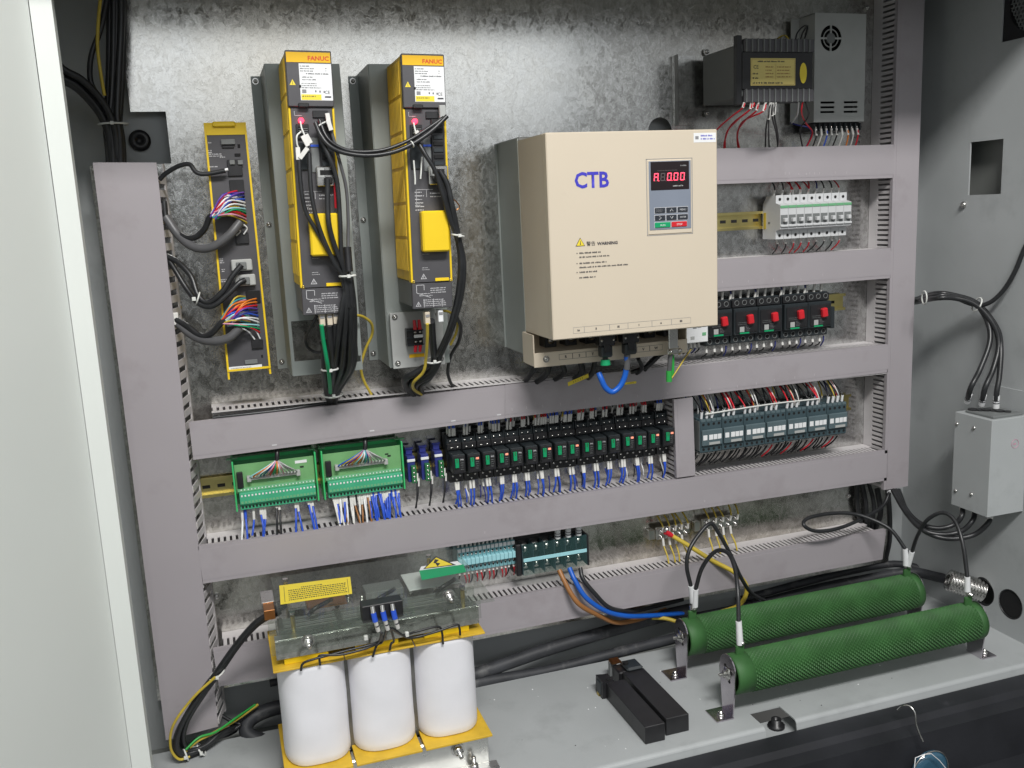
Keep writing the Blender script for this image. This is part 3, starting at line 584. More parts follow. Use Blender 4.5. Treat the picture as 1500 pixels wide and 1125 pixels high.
# ---- the two yellow servo drives ----------------------------------------------------
def drive(o, label, ry, first=True):
    t = thing('servo_drive', label, 'servo drive', o, 'tall yellow servo drives', ry=ry)
    F = 230-o[1]; X = 66.0; H = 382.0; rl = dict(rel=True)
    b = B(); b.box(0.5, 65.5, 114, 221, 44, 380, 'yellow_old', 1.5)
    for i in range(9):
        for k in range(6): b.box(-0.9, 0.6, 121+i*10.5, 126.5+i*10.5, 60+k*53, 108+k*53, 'yellow_old', .3)
    b.build('housing', t)
    b = B(); b.box(2, 64, 111, 219, 4, 43.9, 'mgrey', 1.5); b.box(3, 62, 216, 221.5, 2, 40, 'dgrey'); b.build('lower_housing', t)
    b = B(); b.box(0, 3.2, 214, 228, 42, 302, 'yellow', 0.8); b.box(62.8, 66, 214, 228, 42, 302, 'yellow', 0.8); b.build('edge_strip', t)
    b = B(); b.box(3.3, 62.7, 221.1, 228, 42, 303, 'dgrey', 0.6); b.build('front_panel', t)
    b = B(); b.box(0.3, 65.7, 221.1, 232, 303.2, 381, 'dgrey', 1.2); b.build('label_panel', t)
    b = B(); b.box(1.2, 64.8, 217, 227, 1, 41, 'dgrey', 1); b.build('terminal_cover', t)
    b = B(); b.box(1.5, 64, 232, 232.4, 364.5, 378.5, 'orange_yellow'); bs_ = b.build('brand_strip', t)
    text(bs_, 'FANUC', 62, 232.6, 367.5, 8.2, 'logo_red', 'brand_lettering', 'RIGHT', 1.12, bold=0.25, rel=True)
    b = B(); b.box(18.5, 64.5, 232, 232.3, 312, 363, 'white'); rlb = b.build('rating_label', t)
    b = B(); b.box(19.5, 48, 232.3, 232.5, 312.6, 320.4, 'yellow_label'); print_lines(b, 21, 46, 315.5, 319.8, 1, 232.7, 'ink', 1, 0.4, 4); b.build('yellow_sublabel', rlb)
    b = B()
    for (x0, x1, z0, z1, rows, sd) in ((20, 40, 351, 361, 3, 1), (28, 62, 347, 351, 1, 2), (22, 44, 339, 346, 2, 3), (21, 50, 328, 337, 3, 4), (56, 58, 352, 358, 2, 5)): print_lines(b, x0, x1, z0, z1, rows, 232.5, 'ink', 0.95, 0.42, sd)
    for i in range(3): b.box(40+i*6-(.4), 40+i*6+1.2, 232.3, 232.6, 323.4-i*0.3, 326-i*0.3, 'ink')
    b.box(53, 62, 232.3, 232.6, 316, 318, 'ink'); b.box(21, 27, 232.3, 232.55, 322, 327, 'print_grey'); b.build('label_print', rlb, 'stuff')
    text(rlb, 'CE', 53, 232.5, 321.3, 6.4, 'ink', 'approval_mark', rel=True)
    b = B(); b.prism([(4, 333), (12.6, 333), (8.3, 341)], 232, 232.4, 'yellow_label'); b.prism([(7.9, 334), (8.7, 334), (8.5, 338.6), (8.1, 338.6)], 232.4, 232.6, 'ink'); b.build('warning_triangle', t)
    b = B(); b.box(14, 29, 230, 237, 302, 308, 'black', 1); b.box(17.5, 20, 232, 233.5, 330, 333, 'hole'); b.build('latch', t)
    b = B(); b.lathe((17, 227, 284), (17, 240, 284), [(0, 4), (4, 4), (7, 3), (8.5, 0.1)], 'lamp_red', 14); b.build('status_lamp', t)
    b = B(); b.box(9, 27, 227, 232, 258, 279, 'black', 0.6); b.box(11.5, 25, 231, 234, 264, 275, 'hole', 0.6)
    for i in range(3): b.box(12, 25, 233.8, 234.4, 266+i*3, 267+i*3, 'mgrey')
    b.build('socket', t)
    b = B(); b.box(34, 56, 227, 231, 288, 298, 'black', 0.6); b.build('socket', t)
    b = B(); b.box(41, 60, 227, 234, 216, 287, 'black', 0.8)
    for i in range(7): b.box(43, 58, 234, 236, 219+i*9.6, 225+i*9.6, 'hole' if i % 2 else 'charcoal', 0.5)
    b.build('socket', t)
    b = B(); b.box(8, 26, 227, 231, 214, 252, 'charcoal', 0.8); b.box(28, 40, 227, 229.5, 210, 260, 'mgrey', 0.8); b.build('socket', t)
    b = B(); b.box(28, 40, 229.5, 231, 247, 250, 'blue'); b.build('blue_clip', t)
    b = B(); b.box(33, 62, 228, 240, 190, 218, 'steel', 1); b.box(38, 57, 239.8, 241, 206, 213, 'hole'); b.box(35, 44, 239.9, 240.6, 203, 216, 'lgrey'); b.box(43, 55, 239, 246, 192, 203, 'black', 2); b.build('metal_plug', t)
    b = B(); b.box(17.5, 60, 227, 246, 89, 151, 'yellow', 2.5); b.build('yellow_cover', t)
    b = B()
    for (x0, x1, z0, z1, rows, sd) in ((12, 30, 150, 182, 6, 1), (36, 58, 170, 180, 2, 2), (12, 22, 158, 166, 2, 6), (18, 32, 60, 66, 2, 3), (20, 36, 84, 87, 1, 4)): print_lines(b, x0, x1, z0, z1, rows, 228.3, 'print_white', 0.8, 0.3, sd)
    for (x0, z0, x1, z1) in ((14, 183, 40, 183), (14, 160, 14, 183), (30, 172, 30, 183), (8, 291, 8, 297), (8, 291, 18, 291)):
        b.rect(x0, x1+0.5, z0, z1+0.5, 228.3, 'print_white')
    def tri(cx, cz, r): 
        for k in range(3):
            a = math.pi/2+k*2*math.pi/3; c = a+2*math.pi/3; p = (cx+r*math.cos(a), cz+r*math.sin(a)); q = (cx+r*math.cos(c), cz+r*math.sin(c)); i = (cx+.72*r*math.cos(a), cz+.72*r*math.sin(a)); j = (cx+.72*r*math.cos(c), cz+.72*r*math.sin(c))
            b.poly([(p[0], dd, p[1]), (q[0], dd, q[1]), (j[0], dd, j[1]), (i[0], dd, i[1])], 'print_white')
        b.rect(cx-.35, cx+.35, cz-.3*r, cz+.45*r, dd, 'print_white')
    dd = 228.3; tri(20, 50, 5.5); dd = 227.3; tri(10, 7.5, 5)
    for (x0, x1, z0, z1, rows, sd) in ((30, 60, 24, 34, 3, 11), (12, 34, 20, 26, 2, 12), (18, 60, 4, 16, 4, 13)): print_lines(b, x0, x1, z0, z1, rows, 227.3, 'print_white', 1, 0.42, sd)
    for (x0, z0, x1, z1) in ((8, 26, 8, 38), (8, 38, 20, 38), (20, 30, 20, 38), (8, 26, 30, 18), (19, 3, 19, 16), (34, 3, 34, 16), (48, 3, 48, 14)):
        L_ = math.hypot(x1-x0, z1-z0); n_ = Vector((-(z1-z0), x1-x0)).normalized()*0.35
        b.poly([(x0+n_[0], 227.3, z0+n_[1]), (x0-n_[0], 227.3, z0-n_[1]), (x1-n_[0], 227.3, z1-n_[1]), (x1+n_[0], 227.3, z1+n_[1])], 'print_white')
    b.build('panel_print', t, 'stuff')
    b = B(); b.box(38, 60, 228, 229.5, 43, 48, 'yellow', 0.4); b.build('hinge_bar', t)
    b = B()
    for z in (44,): bolt(b, (4, 226, z), (0, 1, 0), 2.4, 2, 'brass'); bolt(b, (62, 226, z), (0, 1, 0), 2.4, 2, 'brass')
    b.build('screw', t)
    return t
b1 = (360.5, 0, 884.5); b2 = (528.5, 0, 881)
dr1 = drive(b1, 'left yellow servo drive with black cables hanging down its front', 0.0185)
dr2 = drive(b2, 'right yellow servo drive with its yellow block in plain view', 0.0185)
for dr, cs in ((dr1, [((390.1, 218, 876.4), 'cream'), ((401.4, 218, 876.6), 'cream'), ((410.9, 218, 877.9), 'cream')]), (dr2, [((553.3, 218, 865.6), 'cream'), ((574.8, 212, 867.7), 'white')])):
    for c, m in cs:
        b = B(); b.box(c[0]-4, c[0]+4, 205, 221, c[2]-10, c[2]+10, m, 1); b.box(c[0]-3, c[0]+3, 221, 222, c[2]+2, c[2]+6, 'print_grey'); q = b.build('power_plug', None)
        q.parent = dr; q.matrix_parent_inverse = (Matrix.Translation(W(dr['_o'])) @ Matrix.Rotation(0.0185, 4, 'Y')).inverted()
# loose white plugs and twisted white leads in front of each drive
def leads(name, label, paths, r, m, plugs=(), cat='wire bundle'):
    t = thing(name, label, cat, paths[0][0])
    for p in paths: b = B(); b.tube(p, r, m, 6, True, 5); b.build('lead', t, rel=False)
    for (a, c) in plugs:
        a, c = Vector(a), Vector(c); ax = (c-a); u = ax.normalized(); w = u.cross(Vector((0, 1, 0))).normalized()*3.0; e = Vector((0, 3, 0))
        vs = [a-w-e, a+w-e, a+w+e, a-w+e, c-w-e, c+w-e, c+w+e, c-w+e]; b = B(); b.add(vs, [(0, 1, 2, 3), (4, 5, 6, 7), (0, 1, 5, 4), (2, 3, 7, 6), (0, 3, 7, 4), (1, 2, 6, 5)], 'sleeve'); b.build('white_plug', t, rel=False)
    return t
leads('white_leads', 'knotted white leads and plugs under the red lamp of the left drive', [
    [(380.8, 238, 1165.9), (381.1, 245, 1155.7), (384, 247, 1146), (384.2, 246, 1136.6), (388.1, 246, 1125)], [(381, 243, 1152.1), (373.3, 247, 1145.3), (372.4, 247, 1134.8), (373.9, 246, 1129.2)],
    [(372.6, 246, 1113.9), (379.6, 247, 1117.5), (388.1, 246, 1125)], [(417.5, 240, 1165.2), (408.6, 246, 1160.9), (402.4, 246, 1156.2)]], 1.3, 'nylon',
    [((386, 247, 1146.9), (391.7, 247, 1134.4)), ((381, 247, 1145.1), (387.4, 248, 1130.6)), ((386.2, 248, 1127.8), (374.3, 248, 1113.7)), ((372.9, 246, 1129.2), (372.4, 246, 1112)), ((418.9, 244, 1176.2), (420.6, 244, 1160.9)), ((419, 245, 1166.6), (422.7, 245, 1152.2))])
leads('white_leads', 'small white plug and lead under the red lamp of the right drive', [[(546.9, 238, 1161.5), (546.8, 245, 1151), (549.1, 246, 1142.9)], [(543.2, 238, 1106.9), (543.2, 240, 1081.7), (542.6, 240, 1071.6)], [(556.2, 238, 1111.6), (553.3, 240, 1091.4), (551.5, 240, 1079.4)]], 1.3, 'nylon', [((547.5, 246, 1148.9), (552.1, 246, 1140.9))])
b = B(); c = (591.4, 240, 1174.6); b.box(c[0]-4, c[0]+6, 232, 240, c[2]-8, c[2]+12, 'lgrey', 1)
tag(b.build('grey_plug'), 'small pale grey plug at the right edge of the right drive, under its label', 'plug')
# little power terminal on the foot plate of the right bracket
t = thing('terminal_block', 'small black terminal block with red insulated lugs under the right drive', 'terminal block', (549.8, 126, 829.5))
c = (548.7, 126, 829.6); b = B(); b.box(c[0]-15, c[0]+12, 126.2, 142, c[2]-17, c[2]+12, 'black', 1)
for i in range(3): b.box(c[0]-15.5, c[0]+12.5, 142, 146, c[2]-16+i*12, c[2]-14+i*12, 'charcoal', 0.4)
b.build('body', t, rel=False)
for i in range(2):
    x = c[0]-1+i*8; b = B(); b.cyl((x, 146, c[2]+10), (x, 143, c[2]+26), 3.4, 'red', 8, 2.6); b.build('red_lug', t, rel=False)
    b = B(); b.cyl((x-1, 146, c[2]-16), (x-2, 143, c[2]-27), 3, 'red', 8, 2.6); b.build('red_lug', t, rel=False)
    for dz in (6, -10): b = B(); b.lathe((x, 142, c[2]+dz), (x, 150, c[2]+dz), [(0, 2.6), (3, 2.6), (4, 0.1)], 'steel', 8); b.build('screw', t, rel=False)
b = B(); b.box(c[0]-4, c[0]+11, 146, 149, c[2]-3, c[2]+2, 'white', 0.5); b.build('white_marker', t, rel=False)
# ---- cream inverter -----------------------------------------------------------------
IX0, IX1, IZ0, IZ1 = 750, 1050, 817.5, 1141.5
t = thing('inverter', 'large cream inverter box with red digital display and keypad', 'inverter', (IX0, 0, 760))
b = B(); b.box(IX0+1.5, IX1-2, 2, 117, 772, IZ1+6, 'galv_dark', 1); b.box(IX0-1, IX0+1.4, 2, 118, 775, IZ1+4, 'sheet', 0.5); b.box(IX0-4, IX0+1, 0.5, 3, 775, IZ1+4, 'sheet'); b.build('rear_body', t, rel=False)
b = B()
for i in range(12): b.box(IX0+12+i*23, IX0+15+i*23, 20, 112, 764, 772, 'galv_dark')
b.build('heat_sink', t, rel=False)
b = B(); b.prism([(IX0, IZ0), (IX1, IZ0), (IX1, IZ1), (IX0, IZ1)], 118, 237, 'cream'); b.build('housing', t, rel=False)
b = B(); b.box(IX0-0.6, IX1+0.6, 237.6, 256, IZ0-0.6, IZ1+0.6, 'cream', 1.6); cv = b.build('front_cover', t, rel=False)
# lower connection tray
b = B(); TX0, TX1 = 743, 1035
b.box(TX0, TX1, 118, 120, 764, 817, 'cream'); b.box(TX0, TX0+2, 120, 174, 764, 817, 'cream'); b.box(TX1-2, TX1, 120, 174, 762, 817, 'cream'); b.box(TX0+2, TX1-2, 120, 174, 762, 764, 'cream'); b.box(TX0, TX1, 174, 176, 761, 786, 'cream', 0.6)
b.build('connection_tray', t, rel=False)
b = B(); bolt(b, (764.7, 176, 774.5), (0, 1, 0), 4, 3); bolt(b, (1013.2, 176, 771.1), (0, 1, 0), 3.5, 3); b.build('tray_screw', t, rel=False)
def frame(b, x0, x1, z0, z1, d, m, w=0.5):
    b.rect(x0, x1, z0, z0+w, d, m); b.rect(x0, x1, z1-w, z1, d, m); b.rect(x0, x0+w, z0, z1, d, m); b.rect(x1-w, x1, z0, z1, d, m)
b = B()
f0 = (788.3, 176.3, 774.7); 
for i in range(3): frame(b, f0[0]+i*25, f0[0]+25+i*25, f0[2]-4, f0[2]+6, 176.3, 'ink')
g0 = (935.2, 176.3, 774.4)
for i in range(2): frame(b, g0[0]+i*25, g0[0]+25+i*25, g0[2]-4, g0[2]+6, 176.3, 'ink')
b.build('terminal_print', t, 'stuff', rel=False)
for i, s_ in enumerate('RST'): text(t, s_, f0[0]+12.5+i*25, 176.4, f0[2]-1.5, 6.5, 'ink', 'terminal_lettering', 'CENTER', bold=0.2)
for i, s_ in enumerate('VW'): text(t, s_, g0[0]+12.5+i*25, 176.4, g0[2]-1.5, 6.5, 'ink', 'terminal_lettering', 'CENTER', bold=0.2)
for i in range(7):
    x = TX0+30+i*38; b = B(); b.box(x, x+22, 120, 150, 790, 816, 'black', 1); b.lathe((x+11, 150, 802), (x+11, 160, 802), [(0, 6), (3, 6), (4, 1)], 'steel', 10); b.build('terminal', t, rel=False)
h0 = (784.5, 256.3, 827.4); h1 = (998.2, 256.3, 825.7)
b = B(); cuts = [0, .09, .30, .455, .66, .83, 1.0]
for i in range(6):
    xa = h0[0]+(h1[0]-h0[0])*cuts[i]; xb = h0[0]+(h1[0]-h0[0])*cuts[i+1]; frame(b, xa, xb, h0[2]-2, h0[2]+8, 256.3, 'print_grey', 0.35)
    print_lines(b, (xa+xb)/2-2.5, (xa+xb)/2+2.5, h0[2], h0[2]+6, 1, 256.4, 'ink', 1, 0.6, i)
b.build('front_print', t, 'stuff', rel=False)
c = (795.2, 256.4, 1056.9)
text(t, 'CTB', c[0]-0.5, 256.4, c[2]-0.5, 34, 'logo_blue', 'logo_lettering', 'LEFT', 0.93, bold=0.9)
# warning block
c = (801.4, 256.4, 970.1); b = B(); b.prism([(c[0]-8, c[2]-5), (c[0]+8, c[2]-5), (c[0], c[2]+8.5)], 256, 256.5, 'ink'); b.prism([(c[0]-6.6, c[2]-4.2), (c[0]+6.6, c[2]-4.2), (c[0], c[2]+7)], 256.4, 256.8, 'yellow_label'); b.prism([(c[0]-.8, c[2]-3), (c[0]+.8, c[2]-3), (c[0]+.3, c[2]+3.5), (c[0]-.3, c[2]+3.5)], 256.8, 257, 'ink'); b.build('warning_triangle', t, rel=False)
c = (811.9, 256.4, 965.2); text(t, '\u8b66\u544a', c[0], 256.4, c[2], 8, 'ink', 'warning_lettering'); c = (830.9, 256.4, 965.2); text(t, 'WARNING', c[0], 256.4, c[2], 6.6, 'ink', 'warning_lettering', 'LEFT', 1.12, bold=0.25)
b = B()
for k, (x, y, w) in enumerate(((848,371,44), (848,377,74), (848,386,66), (848,392,98), (848,399,36), (848,407,34))):
    px0 = {0: (798.5, 256.4, 954), 1: (798.3, 256.4, 947.5), 2: (797.9, 256.4, 937.8), 3: (797.7, 256.4, 931.2), 4: (797.5, 256.4, 923.6), 5: (797.1, 256.4, 914.9)}[k]
    print_lines(b, px0[0]+1, px0[0]+1+w, px0[2]-3, px0[2]+3, 1, 256.4, 'ink', 1, 0.42, 30+k)
    if k in (0, 2, 4): b.rect(px0[0]-4, px0[0]-2.4, px0[2]-.8, px0[2]+.8, 256.4, 'ink')
b.build('warning_print', t, 'stuff', rel=False)
# sticker top right
c0_ = (1006.8, 256.3, 1137.6); c1_ = (1047, 256.3, 1121.6); b = B(); b.box(c0_[0], c1_[0]+1, 256, 256.3, c1_[2], c0_[2]-1, 'white'); print_lines(b, c0_[0]+13, c1_[0]-1, c1_[2]+3, c0_[2]-3, 2, 256.5, 'logo_blue', 1, 0.5, 5); b.box(c0_[0]+3, c0_[0]+9, 256.2, 256.5, c1_[2]+5, c0_[2]-6, 'print_grey'); b.build('sticker', t, rel=False)
# keypad
k0 = (920, 256, 1097.6); k1 = (1003.9, 256, 974.8); kx0, kx1, kz0, kz1 = k0[0], k1[0], k1[2], k0[2]
b = B()
for (a_, b_, c_, d_) in ((kx0, kx1, kz1-1, kz1), (kx0, kx1, kz0, kz0+1), (kx0, kx0+1, kz0, kz1), (kx1-1, kx1, kz0, kz1)): b.box(a_, b_, 255.8, 256.25, c_, d_, 'print_grey')
b.build('keypad_gap', t, rel=False)
b = B(); b.box(kx0+1.6, kx1-1.6, 254, 257.4, kz0+1.6, kz1-1.6, 'cream', 1.2); kp = b.build('keypad', t, rel=False)
b = B(); b.box(kx0+4, kx1-4, 257, 258.2, kz0+9, kz1-4, 'keypad', 0.5); b.build('keypad_face', kp, rel=False)
sx0, sx1, sz0, sz1 = kx0+7, kx1-7.5, kz1-50, kz1-5
b = B(); b.box(sx0, sx1, 258.1, 258.9, sz0, sz1, 'screen', 0.3); b.build('display', kp, rel=False)
b = B(); print_lines(b, sx1-16, sx1-5, sz1-9, sz1-5, 1, 259.1, 'print_grey', 1, 0.5, 2); print_lines(b, sx1-30, sx1-5, sz0+4, sz0+8, 1, 259.1, 'lgrey', 1, 0.5, 3); print_lines(b, sx0+12, sx1-8, sz1-15, sz1-13, 1, 259.1, 'led_off', 0.9, 0.6, 4); b.build('display_print', kp, 'stuff', rel=False)
SEG = {'A': 'abcefg', '0': 'abcdef', 'P': 'abefg', ' ': ''}
def digit(ch, x, z, w, h, dot=False):
    b = B(); th = 1.35; on = SEG[ch]; sl = 0.09
    def sg(x0, z0, x1, z1, k):
        xs = lambda xx, zz: xx+(zz-z)*sl
        m = 'led' if k in on else 'led_off'
        b.add([(xs(x0, z0), 259.0, z0), (xs(x1, z0), 259.0, z0), (xs(x1, z1), 259.0, z1), (xs(x0, z1), 259.0, z1)], [(0, 1, 2, 3)], m)
    g = 0.35; hm = z+h/2
    sg(x+th, z+h-th, x+w-th, z+h, 'a'); sg(x+th, z, x+w-th, z+th, 'd'); sg(x+th, hm-th/2, x+w-th, hm+th/2, 'g')
    sg(x, hm+g, x+th, z+h-g, 'f'); sg(x+w-th, hm+g, x+w, z+h-g, 'b'); sg(x, z+g, x+th, hm-g, 'e'); sg(x+w-th, z+g, x+w, hm-g, 'c')
    b.rect(x+w+0.6, x+w+1.9, z-0.3, z+0.9, 259.0, 'led' if dot else 'led_off'); b.build('digit', kp, rel=False)
dz_ = sz0+14.5; dx_ = (sx1-sx0-10)/5
for i, ch in enumerate('A 000'): digit(ch, sx0+5+i*dx_, dz_, dx_-4, 12.5, i in (0, 2))
kw = (kx1-kx0-24)/3
for r_ in range(2):
    for c_ in range(3):
        x = kx0+13+c_*(kw+0.8); z = kz0+36-r_*12
        b = B(); b.box(x-.6, x+kw-.6, 258.1, 258.5, z-.6, z+9.1, 'print_white'); b.box(x, x+kw-1.2, 258.3, 259.6, z, z+8.5, 'key', 0.6); b.build('key', kp, rel=False)
for s_, c_, r_, sz in (('\u2227', 1, 0, 7), ('>', 0, 1, 9), ('\u2228', 1, 1, 7)):
    b = B(); x = kx0+13+c_*(kw+0.8)+kw/2-.6; z = kz0+36-r_*12+4.2; q = {'>': [(-2, 2.6), (2, 0), (-2, -2.6)], '\u2227': [(-2.6, -2), (0, 2), (2.6, -2)], '\u2228': [(-2.6, 2), (0, -2), (2.6, 2)]}[s_]
    b.tube([(x+q[0][0], 259.7, z+q[0][1]), (x+q[1][0], 259.7, z+q[1][1]), (x+q[2][0], 259.7, z+q[2][1])], 0.55, 'print_white', 4, False, 1); b.build('arrow_mark', kp, rel=False)
for (c_, r_, s_) in ((2, 0, 'MENU'), (2, 1, 'ENTER')):
    text(kp, s_, kx0+13+c_*(kw+0.8)+kw/2-.6, 259.8, kz0+36-r_*12+2.8, 4.2 if s_ == 'MENU' else 3.8, 'print_white', 'key_lettering', 'CENTER')
b = B(); print_lines(b, kx0+15, kx0+13+kw-3, kz0+37.5, kz0+43, 3, 259.8, 'print_grey', 1, 0.4, 8); b.build('key_print', kp, rel=False)
kk = (kx1-kx0-27)/2
for i, (m, s_) in enumerate((('emerald', 'RUN'), ('red_knob', 'STOP'))):
    x = kx0+12.5+i*(kk+2); b = B(); b.box(x-.5, x+kk+.5, 258.1, 258.6, kz0+12, kz0+21.5, 'print_white'); b.box(x, x+kk, 258.3, 259.8, kz0+12.5, kz0+21, m, 0.7); b.build('key', kp, rel=False)
    text(kp, s_, x+kk/2, 260, kz0+15, 4.4, 'white', 'key_lettering', 'CENTER')
bolt_thing((772.7, 3, 1143.8), (0, 1, 0), 'mounting bolt at the upper left corner of the cream inverter', 4.0, 'inverter mounting bolts')

# connectors plugged under the inverter
def hood(label, c, w, cap=False):
    t = thing('plug_connector', label, 'connector', c, None)
    b = B(); b.box(c[0]-w/2, c[0]+w/2, c[1]-10, c[1]+12, c[2]-2, c[2]+18, 'black', 2); b.box(c[0]-w*.36, c[0]+w*.36, c[1]-8, c[1]+10, c[2]-22, c[2]-2.1, 'charcoal', 2.5); b.box(c[0]-w*.2, c[0]+w*.2, c[1]+10, c[1]+12.5, c[2]-14, c[2]+1, 'black', 1); b.build('hood', t, rel=False)
    for s_ in (-1, 1): b = B(); b.lathe((c[0]+s_*w*.38, c[1]+12, c[2]+8), (c[0]+s_*w*.38, c[1]+20, c[2]+8), [(0, 2.2), (2, 2.2), (3, 0.1)], 'steel', 8); b.build('screw', t, rel=False)
    if cap: b = B(); b.cyl((c[0], c[1], c[2]-36), (c[0], c[1], c[2]-27), 9, 'emerald', 16, 8); b.cyl((c[0], c[1], c[2]-27), (c[0], c[1], c[2]-20), 5, 'rubber', 12); b.build('green_gland', t, rel=False)
    return t
hood('left black plug under the inverter, with a green gland', (863.8, 200, 794.6), 29, True)
hood('right black plug under the inverter, holding the blue cable', (908.7, 200, 795.4), 31)
c = (993.9, 200, 787.9); t = thing('cable_clamp', 'silver metal cable clamp under the right end of the inverter', 'clamp', c)
b = B(); b.box(c[0]-9, c[0]+9, c[1]-4, c[1]+2, c[2]-22, c[2]+22, 'zinc', 1); b.box(c[0]-13, c[0]+13, c[1]+2, c[1]+6, c[2]-22, c[2]-12, 'zinc', 1.5); b.build('strap', t, rel=False)
for s_ in (-1, 1): b = B(); b.lathe((c[0]+s_*9, c[1]+6, c[2]-16), (c[0]+s_*9, c[1]+14, c[2]-16), [(0, 4), (3, 4), (5, 0.1)], 'steel', 10); b.build('screw', t, rel=False)
cable('looped_cable', 'blue looped cable hanging in a U under the two black plugs', [(904.2, 200, 769.5), (904.7, 198, 753.6), (901.2, 196, 733.2), (892.6, 194, 716.8), (878.5, 193, 708.4), (866.3, 192, 716.8), (859.9, 190, 731.6), (857.3, 185, 743.1)], 5.0, 'blue_cable', n=12,
      sleeves=[((905.7, 200, 777.8), (904.5, 198, 746.4), 5.6, 'grey_cable')])
t = thing('cable_end', 'short cable with a bright green sheath end below the silver clamp', 'cable', (987.6, 196, 763.7)); 
b = B(); b.tube([(989.3, 198, 766.2), (988.7, 196, 745.3), (988.2, 194, 732.8)], 4.2, 'grey_cable', 10, True, 5); b.build('sheath', t, rel=False)
b = B(); b.tube([(988.2, 194, 735.2), (988, 194, 724.2), (987.9, 194, 715.6)], 5.2, 'green', 12, True, 4); b.build('green_sheath', t, rel=False)
b = B(); b.tube([(996.4, 192, 762.4), (997, 190, 731.3), (992.8, 190, 719.4)], 3.4, 'green', 10, True, 5); b.build('core_wire', t, rel=False)
b = B(); b.tube([(992.3, 196, 721.6), (1004.4, 194, 734.9), (1027.2, 180, 751.7), (1072.8, 120, 756.1)], 1.3, 'gnd', 6, True, 5); b.build('core_wire', t, rel=False)
def flagtag(p0, p1, w, label):
    p0, p1 = Vector(p0), Vector(p1); u = (p1-p0).normalized(); n_ = u.cross(Vector((0, 1, 0))).normalized()*w/2; e = Vector((0, .5, 0))
    b = B(); vs = [p0-n_-e, p0+n_-e, p1+n_-e, p1-n_-e, p0-n_+e, p0+n_+e, p1+n_+e, p1-n_+e]; b.add(vs, [(0, 1, 2, 3), (4, 5, 6, 7), (0, 1, 5, 4), (2, 3, 7, 6), (0, 3, 7, 4), (1, 2, 6, 5)], 'yellow_label')
    for i in range(5): q = p0+(p1-p0)*(0.25+i*0.11)+e*1.3; b.poly([q-n_*.4, q+n_*.4, q+n_*.4+u*1.2, q-n_*.4+u*1.2], 'ink')
    tag(b.build('wire_tag'), label, 'tag')
flagtag((816.9, 140, 719.3), (869, 110, 725.5), 7, 'yellow paper tag sticking out left of the blue loop')
flagtag((935.9, 120, 705.1), (960.3, 118, 704.9), 4, 'small yellow tag right of the blue loop')
# dark power cables running under the inverter into the duct
hb = []
for i, (x, y) in enumerate(((775, 560), (795, 556), (812, 553), (828, 551), (845, 548))):
    pass
bundle('power_cables', 'thick black power cables crammed between the inverter and the duct', [
    [(775.5, 110, 759.5), (764.3, 95, 738.6), (762.2, 60, 715.6)], [(793, 115, 758.5), (791, 100, 734.2), (780.7, 60, 711.2)], [(815.1, 115, 756.5), (825.3, 100, 733.3), (814.7, 55, 709.5)],
    [(849.9, 120, 756.4), (860, 100, 731.2), (856.4, 60, 708.6)], [(879.2, 120, 756.1), (879.4, 105, 730), (886.7, 60, 708.2)], [(969.3, 110, 747.6), (985.5, 90, 723.8), (980.5, 55, 703.2)], [(1030.7, 100, 753.4), (1007.1, 90, 737.4), (999.8, 60, 707.4)], [(1016.3, 100, 745.7), (995.1, 85, 724.8), (952, 55, 706.1)]],
    ['rubber'], [5.5, 6, 5, 6, 5, 4, 4.5, 4])

# ---- transformer -------------------------------------------------------------------
t = thing('transformer', 'black control transformer with yellow rating plate, high at the right', 'transformer', (1160, 0, 1190))
b = B(); b.box(1158, 1312, 22, 148, 1206, 1296, 'mgrey', 2); b.build('core', t, rel=False)
b = B(); b.box(1152, 1163, 140, 151, 1192, 1310, 'black', 1); b.box(1163.1, 1309, 146, 152, 1218, 1282, 'black', 1); b.build('end_frame', t, rel=False)
for (z0, z1) in ((1282, 1304), (1196, 1218)):
    b = B(); b.box(1166, 1311, 132, 154, z0, z1, 'dgrey', 1)
    b.build('terminal_row', t, rel=False); 
    for i in range(12): b = B(); b.box(1168+i*11.8, 1170+i*11.8, 132, 157, z0-0.5, z1+0.5, 'mgrey', 0.3); b.build('terminal_divider', t, rel=False)
a_ = (1179.5, 153, 1271.3); c_ = (1271.5, 153, 1224.7)
b = B(); b.box(a_[0], c_[0], 152, 152.6, c_[2], a_[2], 'paper_yellow'); frame(b, a_[0]+1.5, c_[0]-1.5, c_[2]+1.5, a_[2]-1.5, 152.9, 'brown', 0.4)
print_lines(b, a_[0]+14, c_[0]-4, a_[2]-8, a_[2]-3, 1, 152.9, 'ink', 1, .5, 3); print_lines(b, a_[0]+4, c_[0]-4, c_[2]+2, c_[2]+7, 1, 152.9, 'ink', 1, .6, 4); print_lines(b, a_[0]+30, a_[0]+48, c_[2]+12, a_[2]-12, 4, 152.9, 'brown', 1, .35, 5); print_lines(b, a_[0]+54, c_[0]-8, c_[2]+12, a_[2]-12, 4, 152.9, 'brown', 1, .35, 6); print_lines(b, a_[0]+4, a_[0]+17, c_[2]+9, c_[2]+24, 2, 152.9, 'ink', 1, .35, 7)
b.rect(a_[0]+51, a_[0]+51.4, c_[2]+9, a_[2]-9, 152.9, 'brown'); rpl = b.build('rating_plate', t, rel=False)
text(rpl, 'CE', a_[0]+5, 152.9, a_[2]-18, 9, 'ink', 'approval_mark')
c = (1288.5, 153, 1246); b = B(); b.poly([(c[0]+7.5*math.cos(i*math.pi/10), 152.5, c[2]+18*math.sin(i*math.pi/10)) for i in range(20)], 'yellow_label'); b.build('oval_sticker', t, rel=False)
t = thing('transformer_bracket', 'dim grey bracket plate with bolts at the left of the transformer', 'bracket', (1110, 0, 1180))
